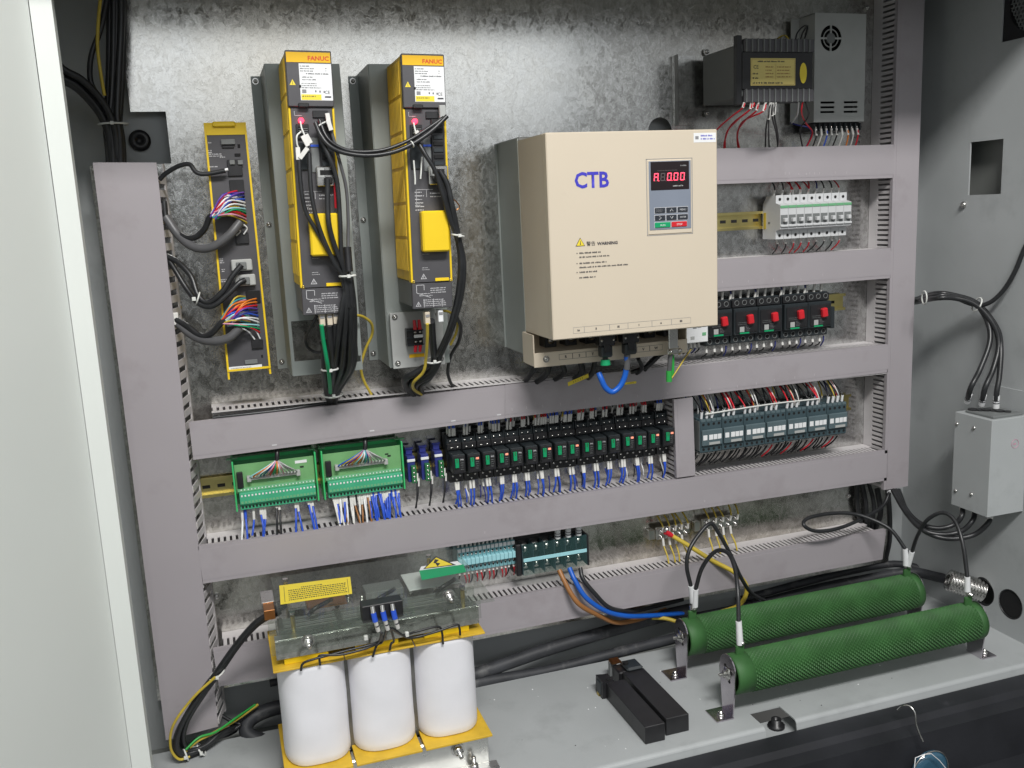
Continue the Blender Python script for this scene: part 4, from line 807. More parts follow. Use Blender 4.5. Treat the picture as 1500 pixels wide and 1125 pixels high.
b = B(); b.box(1108, 1152, 1, 3.5, 1172, 1300, 'galv'); b.box(1108, 1110, 3.5, 16, 1172, 1300, 'galv_dark'); b.build('plate', t, rel=False)
for p in ((1176.5, 5, 1306.8), (1180.2, 5, 1213.9), (1177, 5, 1193.6)): b = B(); bolt(b, p, (0, 1, 0), 4.5, 3); b.build('bolt', t, rel=False)
tops = [('red', 1091), ('red', 1101), ('red', 1111), ('black', 1121), ('black', 1131)]
t = thing('wire_bundle', 'red and black wires curving down from the transformer to the upper duct', 'wire bundle', (1187.9, 140, 1197.4))
for i, q in enumerate(([(1169, 150, 1198.6), (1164.9, 150, 1187), (1158.1, 120, 1173.8), (1153.6, 80, 1156.2), (1150.7, 60, 1139.5)], [(1183, 150, 1198.5), (1180.2, 150, 1184.5), (1172.3, 120, 1168.8), (1173.7, 80, 1149.7), (1188.7, 50, 1118.1)], [(1197, 150, 1198.4), (1192.8, 150, 1182), (1189.3, 120, 1168.6), (1196.9, 80, 1149.2), (1221.4, 50, 1117.3)],
    [(1187.2, 150, 1198.5), (1185.7, 148, 1187), (1173.1, 100, 1163.6), (1176.8, 70, 1138.1), (1185.7, 50, 1118.2)], [(1212.5, 150, 1198.3), (1206.9, 150, 1180.6), (1189.9, 110, 1167.2), (1203.1, 70, 1143.8), (1218.4, 50, 1117.4)], [(1223.8, 150, 1198.2), (1219.6, 148, 1178.3), (1245.6, 100, 1152.7), (1277.2, 50, 1116)], [(1228.1, 150, 1198.2), (1226.8, 148, 1172.3), (1267.8, 100, 1146.1), (1306.3, 50, 1115.3)], [(1221, 150, 1195.8), (1219.7, 148, 1166.4), (1258.2, 90, 1141), (1286.3, 50, 1115.8)],
    [(1232.4, 150, 1198.1), (1231, 148, 1174.6), (1272.3, 100, 1139.8), (1303.2, 50, 1115.3)])):
    b = B(); b.tube(q, 1.5, 'red' if i < 5 else 'black', 6, True, 5); b.tube([q[0], q[1]], 2.6, 'sleeve', 7, True, 1); b.build('lead', t, rel=False)
# ---- power supply ------------------------------------------------------------------
t = thing('power_supply', 'tall silver power supply with round fan opening at the upper right', 'power supply', (1380, 0, 1153))
b = B(); fx, fz = (1415.9, 60, 1324.2)[0], (1415.9, 60, 1324.2)[2]
sheet(b, lambda u, v, w: (u, 60-w, v), [(1379, 1168), (1496, 1168), (1496, 1370), (1379, 1370)], [circ(fx, fz, 24, 36)]+[[(1394+c*54, 1185+r*9), (1426+c*54, 1185+r*9), (1426+c*54, 1189+r*9), (1394+c*54, 1189+r*9)] for c in (0, 1) for r in (0, 1, 2)], 1.5, 'lgrey')
b.box(1379, 1380.4, 9, 58.4, 1168, 1370, 'lgrey'); b.box(1494.6, 1496, 9, 58.4, 1168, 1370, 'lgrey'); b.box(1379, 1496, 9, 58.4, 1368.6, 1370, 'lgrey'); b.box(1383, 1492, 9, 30, 1168, 1368, 'hole'); b.build('case', t, rel=False)
b = B(); 
for k in range(4):
    a0_ = k*math.pi/2; b.box(-1.6, 1.6, 57.5, 59.8, 9, 24.5, 'lgrey', X=Matrix.Translation((fx, 0, fz)) @ Matrix.Rotation(a0_, 4, 'Y'))
b.ring((fx, 58.8, fz), (0, 1, 0), 16.5, 1.2, 'lgrey', 24); b.cyl((fx, 57, fz), (fx, 59.6, fz), 10, 'mgrey', 20); b.build('fan_guard', t, rel=False)
for k in range(7):
    b = B(); b.box(-1, 1, 48, 55, 8, 22, 'black', X=Matrix.Translation((fx, 0, fz)) @ Matrix.Rotation(k*2*math.pi/7, 4, 'Y') @ Matrix.Rotation(0.6, 4, 'Z')); b.build('fan_blade', t, rel=False)
b = B(); b.box(1382, 1493, 12, 50, 1152, 1167.6, 'black', 0.8)
for i in range(10): b.box(1383+i*12, 1384.5+i*12, 48, 56, 1152, 1166, 'charcoal')
b.build('terminal_strip', t, rel=False)
for i in range(9): b = B(); b.lathe((1390+i*12, 50, 1159), (1390+i*12, 57, 1159), [(0, 3.4), (2.5, 3.4), (4, 0.1)], 'steel', 8); b.build('terminal_screw', t, rel=False)
b = B(); s0 = (1373.5, 9, 1375)
b.box(1360, 1378.6, 9, 11, 1170, 1368, 'lgrey'); b.build('mounting_flange', t, rel=False)
r4 = random.Random(4)
t = thing('wire_bundle', 'white, blue and red wires hanging from the power supply terminals', 'wire bundle', (1435, 50, 1153))
for i, m in enumerate(('black', 'sleeve', 'blue', 'mgrey', 'black', 'sleeve', 'orange', 'sleeve', 'red')):
    x = 1390+i*12; b = B(); dx = r4.uniform(-8, 6); b.tube([(x, 52, 1156), (x+dx*.2, 56, 1145), (x+dx*.6, 48, 1125), (x+dx, 35, 1106)], 1.5, m, 6, True, 4); b.tube([(x, 52, 1156), (x+dx*.2, 56, 1143)], 2.3, 'sleeve', 6, True, 1); b.build('lead', t, rel=False)
t = thing('wire_bundle', 'loose dark wires between the transformer and the power supply', 'wire bundle', (1335, 50, 1290))
for i, q in enumerate(([(1286.6, 130, 1305.3), (1297.8, 120, 1321.4), (1333.5, 90, 1339.6), (1348.2, 80, 1336.9), (1319.6, 110, 1311.6)], [(1296.8, 130, 1305.4), (1316.5, 110, 1323.5), (1348.1, 80, 1341.8), (1329.6, 100, 1323.2)], [(1276.5, 130, 1302.8), (1285.4, 100, 1320.2), (1284.3, 80, 1319.1), (1291.8, 60, 1317.9)],
    [(1289.9, 150, 1197.6), (1294.3, 140, 1178.3), (1339.1, 90, 1164.6), (1376.4, 60, 1147.8), (1375.5, 40, 1119.6)], [(1295.7, 150, 1195.2), (1323.5, 120, 1174.1), (1334.2, 80, 1153), (1369.2, 40, 1119.7)], [(1281.2, 150, 1195.3), (1299.6, 120, 1176.8), (1329.6, 60, 1167.8)], [(1340.4, 40, 1169.7), (1342, 60, 1163.8), (1362.8, 70, 1156), (1380.6, 50, 1142.1), (1372.4, 40, 1117)])):
    b = B(); b.tube(q, 1.5, ['black', 'black', 'gnd', 'red', 'black', 'white', 'navy'][i], 6, True, 5); b.build('lead', t, rel=False)

# ---- mounting rails ----------------------------------------------------------------
def rail(label, x0, x1, zc, m='rail', zc1=None):
    zc1 = zc if zc1 is None else zc1; L_ = lambda z, a, c: [(x0, zc+a), (x1, zc1+a), (x1, zc1+c), (x0, zc+c)]
    t = thing('mounting_rail', label, 'rail', (x0, 0, zc-17), 'metal mounting rails')
    b = B(); b.prism(L_(0, -13, 13), 1, 2.2, m)
    for s_ in (-1, 1): b.prism(L_(0, *sorted((s_*12, s_*13.2))), 2.2, 9, m); b.prism(L_(0, *sorted((s_*12.2, s_*17.5))), 9, 10.2, m)
    b.build('profile', t, rel=False); n = int((x1-x0)/25)
    for i in range(n): 
        x = x0+12+i*25; z = zc+(zc1-zc)*(x-x0)/(x1-x0); b = B(); b.box(x-6.5, x+6.5, 2.25, 2.5, z-3, z+3, 'hole', 0.1); b.build('slot_hole', t, rel=False)
    return t
rail('gilded rail carrying the green boards and the black relays', 179, 1075, 579, zc1=575)
rail('brownish rail carrying the white breakers, bare behind the inverter edge', 1075, 1300, 985, 'rail')
rail('yellow rail carrying the red-knobbed switches, bare at its right end', 1060, 1500, 806, 'rail')
rail('rail carrying the dark contactors, its yellow end bare at the right', 1040, 1520, 587, 'rail')

# ---- white miniature breakers ------------------------------------------------------
def leadm(x, d, z, dx, dz, m, slv=14, r=1.4, dd=-20, name='lead', t=None, rs=2.1, sm='sleeve'):
    b = B(); u = Vector((dx*.25, 2, dz*.3)); p0 = Vector((x, d, z)); p1 = p0+Vector((dx*.15, 3, math.copysign(min(slv, abs(dz)*.6), dz))); p3 = p0+Vector((dx, dd, dz)); p2 = (p1+p3)/2+Vector((0, 4, 0))
    b.tube([p0, p1, p2, p3], r, m, 5, True, 4); b.tube([p0, p1], rs, sm, 6, True, 1); return b.build(name, t)
def breaker(o, label):
    t = thing('circuit_breaker', label, 'circuit breaker', o, 'white circuit breakers on the upper rail')
    b = B(); b.prismx([(10, -42), (55, -42), (55, -26), (70, -22), (70, 24), (55, 28), (55, 43), (24, 43), (10, 26)], -8.8, 8.8, 'breaker_white'); b.build('case', t)
    b = B(); b.box(-8.6, 8.6, 69.8, 71.2, 18, 23, 'pcb_pale', 0.3); b.build('green_stripe', t)
    b = B(); b.box(-7.8, 7.8, 69.6, 70.6, -13, 5, 'mgrey', 0.4); b.build('toggle_slot', t)
    b = B(); b.box(-3.6, 3.6, 70, 79, -9, -1, 'breaker_white', 1.2); b.build('toggle', t)
    b = B(); b.box(-8.8, 8.8, 70, 74, -18.5, -14, 'breaker_white', 1); b.build('ledge', t)
    for z in (35, -35): b = B(); b.cyl((0, 55, z), (0, 55.5, z), 2.9, 'hole', 12); b.cyl((0, 54, z), (0, 55.2, z), 3.4, 'lgrey', 12); b.build('screw_hole', t)
    return t
bp0 = (1307.1, 55, 1023.8); bp1 = (1454.1, 55, 1020)
bz = bp0[2]-35
nm = ['leftmost white breaker, its pale side facing the inverter', 'second white breaker from the left', 'third white breaker from the left', 'fourth white breaker from the left', 'fifth white breaker, in the middle of the row', 'fourth white breaker from the right', 'third white breaker from the right', 'second white breaker from the right', 'rightmost white breaker at the end of its row']
br = breaker((bp0[0], 0, bz), nm[0]); brs = [br]
for i in range(1, 9): brs.append(dup(br, (bp0[0]+(bp1[0]-bp0[0])*i/8, 0, bz), nm[i]))
r5 = random.Random(5)
for i, q in enumerate(brs):
    m = ['black', 'black', 'red', 'red', 'red', 'navy', 'black', 'black', 'red'][i]
    leadm(-4 if i < 3 else 0, 40, 43, r5.uniform(-6, 12), 32, m, 10, t=q); leadm(3, 40, -42, r5.uniform(-6, 8), -30, ['black', 'black', 'red', 'red', 'red', 'black', 'black', 'black', 'red'][i], 10, t=q)
    if i in (2, 3, 4): leadm(4, 38, 43, -8, 32, 'red', 10, t=q)
b = B(); b.box(-9.6, -8.9, 30, 36, -12, -8, 'mgrey'); b.box(-9.6, -8.9, 14, 22, -22, 10, 'gnd'); b.build('side_clip', brs[0])

# ---- red-knobbed motor switches ----------------------------------------------------
def mswitch(o, label, last=False):
    t = thing('motor_switch', label, 'switch', o, 'black motor switches with red knobs')
    b = B(); b.box(-27, 27, 10, 62, -44, 44, 'charcoal', 1.5); b.box(-27, 27, 62, 74, -26, 26, 'charcoal', 1.5); b.box(-26.4, 26.4, 61, 67, 27, 42, 'black', 1); b.build('case', t)
    b = B(); b.box(-24, 24, 74, 76.5, -22, 20, 'black', 1); fp = b.build('front_plate', t)
    b = B(); b.box(-6.3, 6.3, 76, 86, -9, 9.5, 'red_knob', 2.0, X=Matrix.Translation((5, 0, 4)) @ Matrix.Rotation(-0.13, 4, 'Y')); b.build('red_knob', fp)
    b = B(); b.box(-16, -6, 76.4, 76.9, -20, -10, 'lgrey'); b.build('rating_mark', fp)
    b = B(); b.box(-16, 5, 76.4, 76.9, -24, -21, 'emerald'); print_lines(b, -3, 8, -19, -8, 4, 76.8, 'print_grey', 1, .3, 5); print_lines(b, -20, 4, -7, 0, 2, 76.8, 'mgrey', 1, .3, 6); b.build('green_mark', fp, 'stuff')
    for i in range(3):
        for z in (36, -36): b = B(); b.cyl((-17+i*17, 66.9 if z > 0 else 61.9, z), (-17+i*17, 67.6 if z > 0 else 62.6, z), 4.2, 'hole', 12); b.ring((-17+i*17, 67.4 if z > 0 else 62.4, z), (0, 1, 0), 4.8, .7, 'mgrey', 12); b.build('terminal_hole', t)
    r = random.Random(int(o[0]))
    for i in range(3):
        leadm(-17+i*17, 52, 44, r.uniform(-8, 8), 28, 'black', 17, 1.6, t=t, rs=2.9); leadm(-17+i*17, 48, -44, r.uniform(-5, 5), -25, 'black', 15, 1.5, dd=-10, t=t, rs=2.7)
    leadm(-25, 55, 40, 4, 34, 'navy', 14, 1.5, t=t, rs=2.6); leadm(24, 50, -44, 3, -26, 'navy', 4, 1.5, dd=-10, t=t)
    return t
kx = [(1167.9, 85, 798.9), (1225.3, 85, 798.3), (1280.6, 85, 797.9), (1340.2, 85, 800), (1395.3, 85, 798.5)]
ms = ['leftmost red-knobbed switch, next to the cream inverter', 'second red-knobbed switch from the inverter', 'middle one of the five red-knobbed switches', 'fourth red-knobbed switch from the inverter', 'rightmost red-knobbed switch, beside the bare rail end']
for i in range(5): mswitch((kx[i][0]-5, 0, 793), ms[i])
t = thing('switch_cover', 'narrow black end block at the right of the red-knobbed switches', 'end block', (1424, 0, 775)); b = B(); b.box(1418, 1427, 12, 72, 762, 806, 'charcoal', 1); b.build('block', t, rel=False)
t = thing('contact_block', 'small white auxiliary block beside the lower right corner of the inverter', 'relay module', (1120, 0, 770))
b = B(); b.box(1088, 1136, 10, 74, 760, 802, 'white', 1.2); b.build('case', t, rel=False)
b = B()
for (x, z, m) in ((1107, 791, 'print_grey'), (1117, 792, 'print_grey'), (1128, 793, 'black'), (1127, 776, 'pcb_pale'), (1102, 770, 'lgrey')): b.box(x-4, x+4, 74, 74.8, z-3, z+3, m)
b.build('marks', t, rel=False)
for i in range(5): leadm(1095+i*9-t['_o'][0], 45, 760-t['_o'][2], -2, -26, ['gnd', 'black', 'black', 'navy', 'black'][i], 14, 1.5, dd=-10, t=t, rs=2.5)

# ---- contactors --------------------------------------------------------------------
def contactor(o, label):
    t = thing('contactor', label, 'contactor', o, 'dark grey-green contactors on one rail')
    b = B(); b.box(-24, 24, 8, 66, -34, 34, 'slate', 1.2); b.box(-24, 24, 66, 80, -34, 33, 'slate', 1.5); b.build('case', t)
    b = B(); b.box(-22.5, 22.5, 80, 86, -19, 13, 'slate_hi', 1.4); fb_ = b.build('front_block', t)
    for i in range(4): b = B(); b.cyl((-17+i*11.5, 79.8, 23), (-17+i*11.5, 80.5, 23), 2.8, 'hole', 10); b.box(-22+i*11.5, -12.5+i*11.5, 78, 81.2, 28, 33.5, 'slate_hi', .5); b.build('terminal_hole', t)
    for i in range(4): b = B(); b.cyl((-17+i*11.5, 79.8, -27), (-17+i*11.5, 80.5, -27), 2.8, 'hole', 10); b.build('terminal_hole', t)
    for (x0, x1) in ((-21, -12), (-8, 1), (2, 10), (11, 19)): b = B(); b.box(x0, x1, 86, 87, -7, 3, 'white', 0.3); b.build('white_marker', fb_)
    b = B(); b.box(-8, 16, 86, 86.7, -17, -12, 'lgrey'); b.build('type_plate', fb_)
    return t
cn = ['leftmost dark contactor, its blank grey side plate facing left', 'second dark contactor from the left', 'third dark contactor from the left', 'middle one of the seven dark contactors', 'third dark contactor from the right end', 'second dark contactor from the right end', 'rightmost dark contactor, next to the bare rail end']
c0x = contactor((1137.5, 0, 574.5), cn[0]); cts = [c0x]+[dup(c0x, (1137.5+i*48.8, 0, 574.5), cn[i]) for i in range(1, 7)]
b = B(); b.box(-25, -24.1, 12, 78, -30, 30, 'mgrey', .4); b.build('side_plate', cts[0])
r6 = random.Random(11)
for k, q in enumerate(cts):
    for i in range(3 if k < 6 else 4):
        leadm(-17+i*11.5, 72, 34, r6.uniform(-7, 3), 40, ['black', 'black', 'black'][i % 3] if r6.random() < .7 else 'red', 13, 1.5, dd=-30, t=q, rs=2.9, sm='white')
    for m in ('red', 'sleeve', 'gnd', 'white')[:2 if k % 2 else 4]: leadm(12+r6.uniform(-4, 8), 60, 34, r6.uniform(-14, -4), 44, m, 8, 1.4, dd=-15, t=q)
    for i in range(4): leadm(-19+i*11.5+r6.uniform(-3, 3), 62, -34, r6.uniform(-22, -10), -34, ['black', 'black', 'red' if k > 2 else 'black', 'black', 'dark_green'][i % 5], 7, 1.7, dd=-15, t=q, rs=2.3)
    for i in range(3): leadm(-18+i*14+r6.uniform(-4, 4), 30, 34, r6.uniform(-10, -2), 44, r6.choice(['black', 'navy', 'black', 'white', 'gnd']), 6, 1.5, dd=-10, t=q)
    for i in range(2): leadm(-12+i*20+r6.uniform(-3, 3), 40, -34, r6.uniform(-12, -4), -38, 'black', 7, 1.6, dd=-15, t=q, rs=2.0)
b = B(); b.tube([(1125.9, 78, 617.6), (1191.4, 78, 619.9), (1285.1, 78, 622.1), (1388.4, 78, 620.8)], 1.6, 'nylon', 6); tag(b.build('support_cord'), 'thin white cord strung behind the white wire markers of the contactors', 'cord')

# ---- black relays ------------------------------------------------------------------
def relay(o, label):
    t = thing('relay', label, 'relay', o, 'black plug-in relays with green tabs')
    b = B(); b.box(-13.4, 13.4, 10, 26, -44, 46, 'black', 1); b.box(-13.4, 13.4, 26, 38, -43, 38, 'charcoal', 1); b.box(-13.4, 13.4, 38, 50, -42, -22, 'black', 1); b.box(-13.4, 13.4, 38, 46, 18, 30, 'black', 1); b.build('socket', t)
    b = B(); b.box(-12, 12, 38, 73, -20, 15, 'charcoal', 1.3); b.box(-11.4, 11.4, 73, 76, -18, 13, 'black', 1); rb = b.build('relay_body', t)
    b = B(); b.box(-8.5, -1.5, 76, 80, -8, 9, 'emerald', 0.8); b.box(-6.2, -4.2, 79.8, 80.4, 2, 9, 'dark_green'); b.build('green_tab', rb)
    b = B(); print_lines(b, 2, 9.5, -14, 10, 6, 76.3, 'mgrey', 1, .35, 7); b.rect(2, 8, 5.5, 6.6, 76.4, 'print_white'); b.build('relay_print', rb, 'stuff')
    for (x, z, d) in ((-6, 41, 26), (6, 41, 26), (-6, 33, 38), (6, 33, 38), (-6, 22, 46), (6, 22, 46), (-7, -30, 50), (0, -37, 50), (7, -30, 50)):
        b = B(); b.lathe((x, d, z), (x, d+5, z), [(0, 2.3), (1.2, 2.2), (1.6, 0.1)], 'steel', 7); b.build('screw', t)
    for xb in (-13, 11.8): b = B(); b.box(xb, xb+1.2, 26, 42, 30, 44, 'charcoal'); b.build('terminal_barrier', t)
    return t
xs = [(621.3, 78, 582.8), (1042.1, 78, 582.4)]
NTH = ['second','third','fourth','fifth','sixth','seventh','eighth']
rn = ['leftmost relay of the black row, beside the blue modules']+['%s black relay from the left end of its row' % n for n in NTH]+['%s black relay from the right end of its row' % n for n in reversed(NTH[:7])]+['rightmost relay of the black row, against the short vertical duct']
lit = {1, 3, 6, 8, 12, 14, 15}
rel = []
x00, z00 = xs[0][0]+5, xs[0][2]; x15, z15 = xs[1][0]+5, xs[1][2]
# lit lamps belong to the lit relays, so leads and lamp are added per relay after copying
r0_ = relay((x00, 0, z00), rn[0]); rel.append(r0_)
for i in range(1, 16): rel.append(dup(r0_, (x00+(x15-x00)*i/15, 0, z00+(z15-z00)*i/15), rn[i]+(', its small lamp lit' if i in lit and i != 15 else '')))
r7 = random.Random(21)
for i, q in enumerate(rel):
    q.rotation_euler = (r7.uniform(-.012, .012), r7.uniform(-.012, .012), r7.uniform(-.03, .03))
    if i in lit: b = B(); b.box(3, 8, 76, 77.5, 4.5, 8, 'relay_led', .3); b.build('indicator_lamp', q)
    top = 'blue' if i < 4 or i in (7, 8, 15) else 'red'
    for k in range(2 + (i % 3 == 0) + (5 < i < 9)*2):
        leadm(-5+k*5+r7.uniform(-1, 1), 34, 44 if i > 4 else 42, r7.uniform(-4, 5), 34, top if r7.random() < .8 else 'white', 15, 1.5, dd=-6, t=q, rs=2.5)
    if 5 < i < 9:
        for k in range(3): leadm(-8+k*7, 30, 46, r7.uniform(-6, 6), 30, r7.choice(['blue', 'gnd', 'white', 'blue']), 8, 1.3, dd=-6, t=q, rs=2.0)
    x = r7.uniform(-5, 1)
    for k in range(2): leadm(x+k*5+r7.uniform(-1, 1), 48, -42, r7.uniform(-7, 7), r7.uniform(-52, -42), 'blue', 15, 1.9, dd=-2, t=q, rs=2.7)
    for k in range(2): leadm(r7.uniform(-11, 11), r7.uniform(24, 40), -42, r7.uniform(-5, 6), r7.uniform(-50, -40), r7.choice(['blue', 'navy', 'blue', 'white', 'black']), 17, 1.3, dd=6, t=q, rs=2.3)
    for k in range(3): leadm(r7.uniform(-11, 11), r7.uniform(18, 30), 45, r7.uniform(-7, 7), r7.uniform(24, 36), r7.choice(['blue', 'red', 'white', 'navy', 'gnd', 'black'] if i > 4 else ['blue', 'white', 'black']), r7.uniform(8, 15), 1.3, dd=-8, t=q, rs=2.1)
# dim terminal tops between socket and duct, white reflections are the plate's own

# ---- blue modules ------------------------------------------------------------------
def bluemod(o, label):
    t = thing('isolator_module', label, 'module', o, 'small blue and green modules')
    b = B(); b.box(-7, 7, 8, 42, -32, 16, 'navy', 1); b.box(-6, 6, 8, 28, 16.1, 28, 'navy', 1); b.box(-7.5, 7.5, 8, 30, 26, 30, 'navy', .8); b.build('case', t)
    b = B(); b.box(-7.2, 7.2, 38, 44, 6, 11, 'white', 0.6); b.build('white_marker', t)
    b = B(); b.box(-2, 7, 42, 52, -32, 0, 'dark_green', .8); b.build('green_terminal', t)
    for i in range(4): b = B(); b.lathe((2.5, 52, -28+i*8), (2.5, 56, -28+i*8), [(0, 2.2), (1, 2), (1.4, .1)], 'steel', 8); b.build('screw', t)
    r = random.Random(int(o[0]))
    for k in range(2): leadm(9+k*2, 44, -16-k*10, -8-k*3, -62+k*10, 'black', 14, 1.6, dd=10, t=t, rs=2.4)
    return t
bluemod(((545.7, 44, 580.3)[0], 0, 582), 'blue and green module right beside the green boards'); bluemod(((571.1, 44, 582.1)[0], 0, 583), 'middle one of the three blue and green modules'); bluemod(((596.8, 44, 583.9)[0], 0, 585), 'blue and green module next to the black relays')

# ---- green interface boards --------------------------------------------------------
def board(x0, x1, label, seed, blue_n):
    o = ((x0+x1)/2, 0, 590); w = (x1-x0)/2
    t = thing('terminal_board', label, 'circuit board', o, 'green boards with coloured ribbon cores')
    b = B(); b.box(-w, w, 10, 22, -44, 40, 'clear_green', 1); b.box(-w+2, w-2, 22, 24, 34, 40, 'pcb_holder', .5); b.build('holder', t)
    for s_ in (-1, 1):
        b = B(); b.box(s_*w-1.4, s_*w+1.4, 10, 60, -46, 42, 'pcb_holder', .8); b.box(s_*w-9, s_*w+9, 34, 40, 41, 43.5, 'pcb_pale', .5); b.build('end_cheek', t)
    b = B(); b.box(-w+2.2, w-2.2, 50, 52, -16, 34, 'pcb', .2); b.build('circuit_board', t)
    b = B(); b.box(-w+6, w-4, 52, 66, -33, -13, 'terminal_green', 1); b.box(-w+6, w-4, 40, 60, -44, -33, 'terminal_green', 1); b.box(-w+4, w-4, 52, 57, -12.9, -7, 'pcb_pale', .5); b.build('terminal_block', t)
    n = 22; b = B()
    for i in range(n):
        x = -w+10+i*(2*w-16)/(n-1)
        b.box(x-1.3, x+1.3, 66, 66.6, -19, -16, 'white'); b.box(x-1.6, x+1.6, 59.6, 60.6, -41, -37, 'hole'); b.box(x-1, x+1, 57, 57.6, -10.5, -8.5, 'white'); b.box(x-1.9, x+1.9, 65.6, 66.4, -31, -27, 'pcb_pale')
    b.build('terminal_screws', t, 'stuff')
    b = B(); b.box(-w+5, -w+15, 52, 60, -5, 22, 'black', .8); b.build('relay_chip', t)
    b = B(); b.box(w-34, w-14, 52, 52.5, 24, 29, 'white') if seed == 1 else b.box(w-30, w-24, 52, 53, 20, 22, 'black'); b.build('label', t)
    b = B(); b.box(w-26, w-20, 52, 53, 16, 18.5, 'black'); print_lines(b, -14, 12, -4, 4, 2, 52.3, 'pcb_pale', 1, .4, seed); b.build('board_print', t, 'stuff')
    b = B(); b.box(-w+24, w-30, 52, 60, 6, 12, 'lgrey', .8); b.box(-w+21, -w+28, 52, 63, 4, 14, 'lgrey', 1); b.box(w-34, w-27, 52, 63, 4, 14, 'lgrey', 1); b.build('connector', t)
    b = B(); b.tube([(6, 45, 70), (6, 62, 50), (4, 66, 36)], 4, 'black', 8); b.build('cable_sheath', t)
    for i in range(15):
        f = i/14; x = -w+28+f*(2*w-62); b = B(); b.tube([(4, 66, 38), ((4+x)/2, 74+(i % 3)*2, 28), (x, 66, 15), (x, 60, 11)], 1.25, CC[(i*3+seed) % len(CC)] if f < .75 else 'lgrey', 5, True, 4); b.build('core_wire', t)
    r = random.Random(seed)
    for i in range(blue_n):
        x = (-w+14+i*(2*w-24)/max(1, blue_n-1)) if seed == 2 else [-w+8, -w+13, -w+27, -w+38, -w+42, -w+46, -w+66, -w+70, -w+98, -w+101, w-18, w-14, w-11][i]
        m = r.choice(['blue', 'blue', 'brown', 'black', 'white', 'sleeve', 'sleeve']) if seed == 2 and i < blue_n*.55 else ('blue' if seed == 2 or i not in (0, 6, 7) else ('white', 'black', 'black')[(0, 6, 7).index(i)])
        q = leadm(x, 50, -42, r.uniform(-8, 6), -r.uniform(46, 58), m, r.uniform(8, 26), 1.9, dd=18, t=t, rs=2.5, sm='sleeve' if r.random() < .75 else m)
    return t
b0 = (240.8, 60, 604.2); b1_ = (376, 60, 585.8); b2_ = (387.4, 60, 596.6); b3_ = (525.7, 60, 590.7)
board(b0[0]-3, b1_[0]-1, 'left green terminal board with few blue wires below', 1, 13)
board(b2_[0]-1, b3_[0]+2, 'right green terminal board with many blue and brown wires below', 2, 36)

# ---- terminal strips under the fourth duct -----------------------------------------
x0 = (620.1, 50, 371)[0]; x1 = (734.3, 50, 365.3)[0]; o = (x0, 0, 384)
t = thing('terminal_strip', 'row of slim teal terminals left of the large terminal block', 'terminal strip', o); n = 14; w = (x1-x0)/n
for i in range(n):
    b = B(); b.box(i*w+.3, (i+1)*w-.3, 10, 44, -22, 26, 'teal', .8); b.box(i*w+.3, (i+1)*w-.3, 44, 52, -6, 6, 'teal_strip', .6); b.cyl(((i+.5)*w, 44, 14), ((i+.5)*w, 45, 14), 1.8, 'hole', 8); b.cyl(((i+.5)*w, 44, -14), ((i+.5)*w, 45, -14), 1.8, 'hole', 8); b.build('terminal', t)
    leadm((i+.5)*w, 38, 26, r7.uniform(-3, 3), 34, 'black', 15, 1.5, t=t, rs=2.5)
    leadm((i+.5)*w, 24, 26, r7.uniform(-3, 3), 38, r7.choice(['black', 'white', 'black']), 20, 1.5, t=t, rs=2.4)
    b = B(); b.box(i*w+.8, (i+1)*w-.8, 44, 45.6, 18, 25, 'white', .3); b.build('end_marker', t)
    for zz in (11, -11): b = B(); b.lathe(((i+.5)*w, 44, zz), ((i+.5)*w, 46, zz), [(0, 2), (1, 1.9), (1.3, .1)], 'steel', 7); b.build('screw', t)
    leadm((i+.5)*w, 38, -22, r7.uniform(-2, 3)+(4 if i % 3 else -4), -28, 'red' if i % 3 != 0 else 'black', 6, 1.5, dd=-10, t=t, rs=2.0)
g0 = (744, 62, 395.4); g1 = (876.8, 62, 394.7)
t = thing('terminal_block', 'large black terminal block with clear teal covers and six bays', 'terminal block', (g0[0], 0, 372))
W_ = g1[0]-g0[0]-1; b = B(); b.box(-12, W_+4, 8, 30, -33, 32, 'black', 1); b.box(-12, -1, 30, 56, -32, 31, 'black', 2); b.box(W_, W_+4, 30, 60, -32, 31, 'black', 1); b.build('base', t)
for i in range(7): b = B(); x = i*W_/6; b.box(x-.8, x+.8, 30, 58, -30, 30, 'slate', .4); b.build('divider', t)
for i in range(6):
    for z in (16, -17): b = B(); x = (i+.5)*W_/6; b.box(x-6, x+6, 30, 36, z-9, z+9, 'zinc', 1); b.lathe((x, 36, z), (x, 50, z), [(0, 7), (6, 7), (9, 4), (10, .1)], 'steel', 12); b.build('terminal_screw', t)
b = B(); b.box(0, W_, 57, 59, -31, 31, 'clear_teal', .4); b.build('clear_cover', t)
b = B(); b.box(1, W_-1, 59, 60.5, -3.5, 3.5, 'teal_strip', .3); b.build('teal_strip', t)
for i in (3, 4, 5): b = B(); x = (i+.5)*W_/6; b.tube([(x, 44, 26), (x, 46, 38), (x+1, 36, 62)], 4, 'black', 8); b.cyl((x, 45, 28), (x, 46, 50), 6.0, 'white', 10); b.cyl((x, 46, 33), (x, 46.2, 34.5), 6.2, 'ink', 10); b.cyl((x, 46, 39), (x, 46.2, 40), 6.2, 'ink', 10); b.build('upper_lead', t)

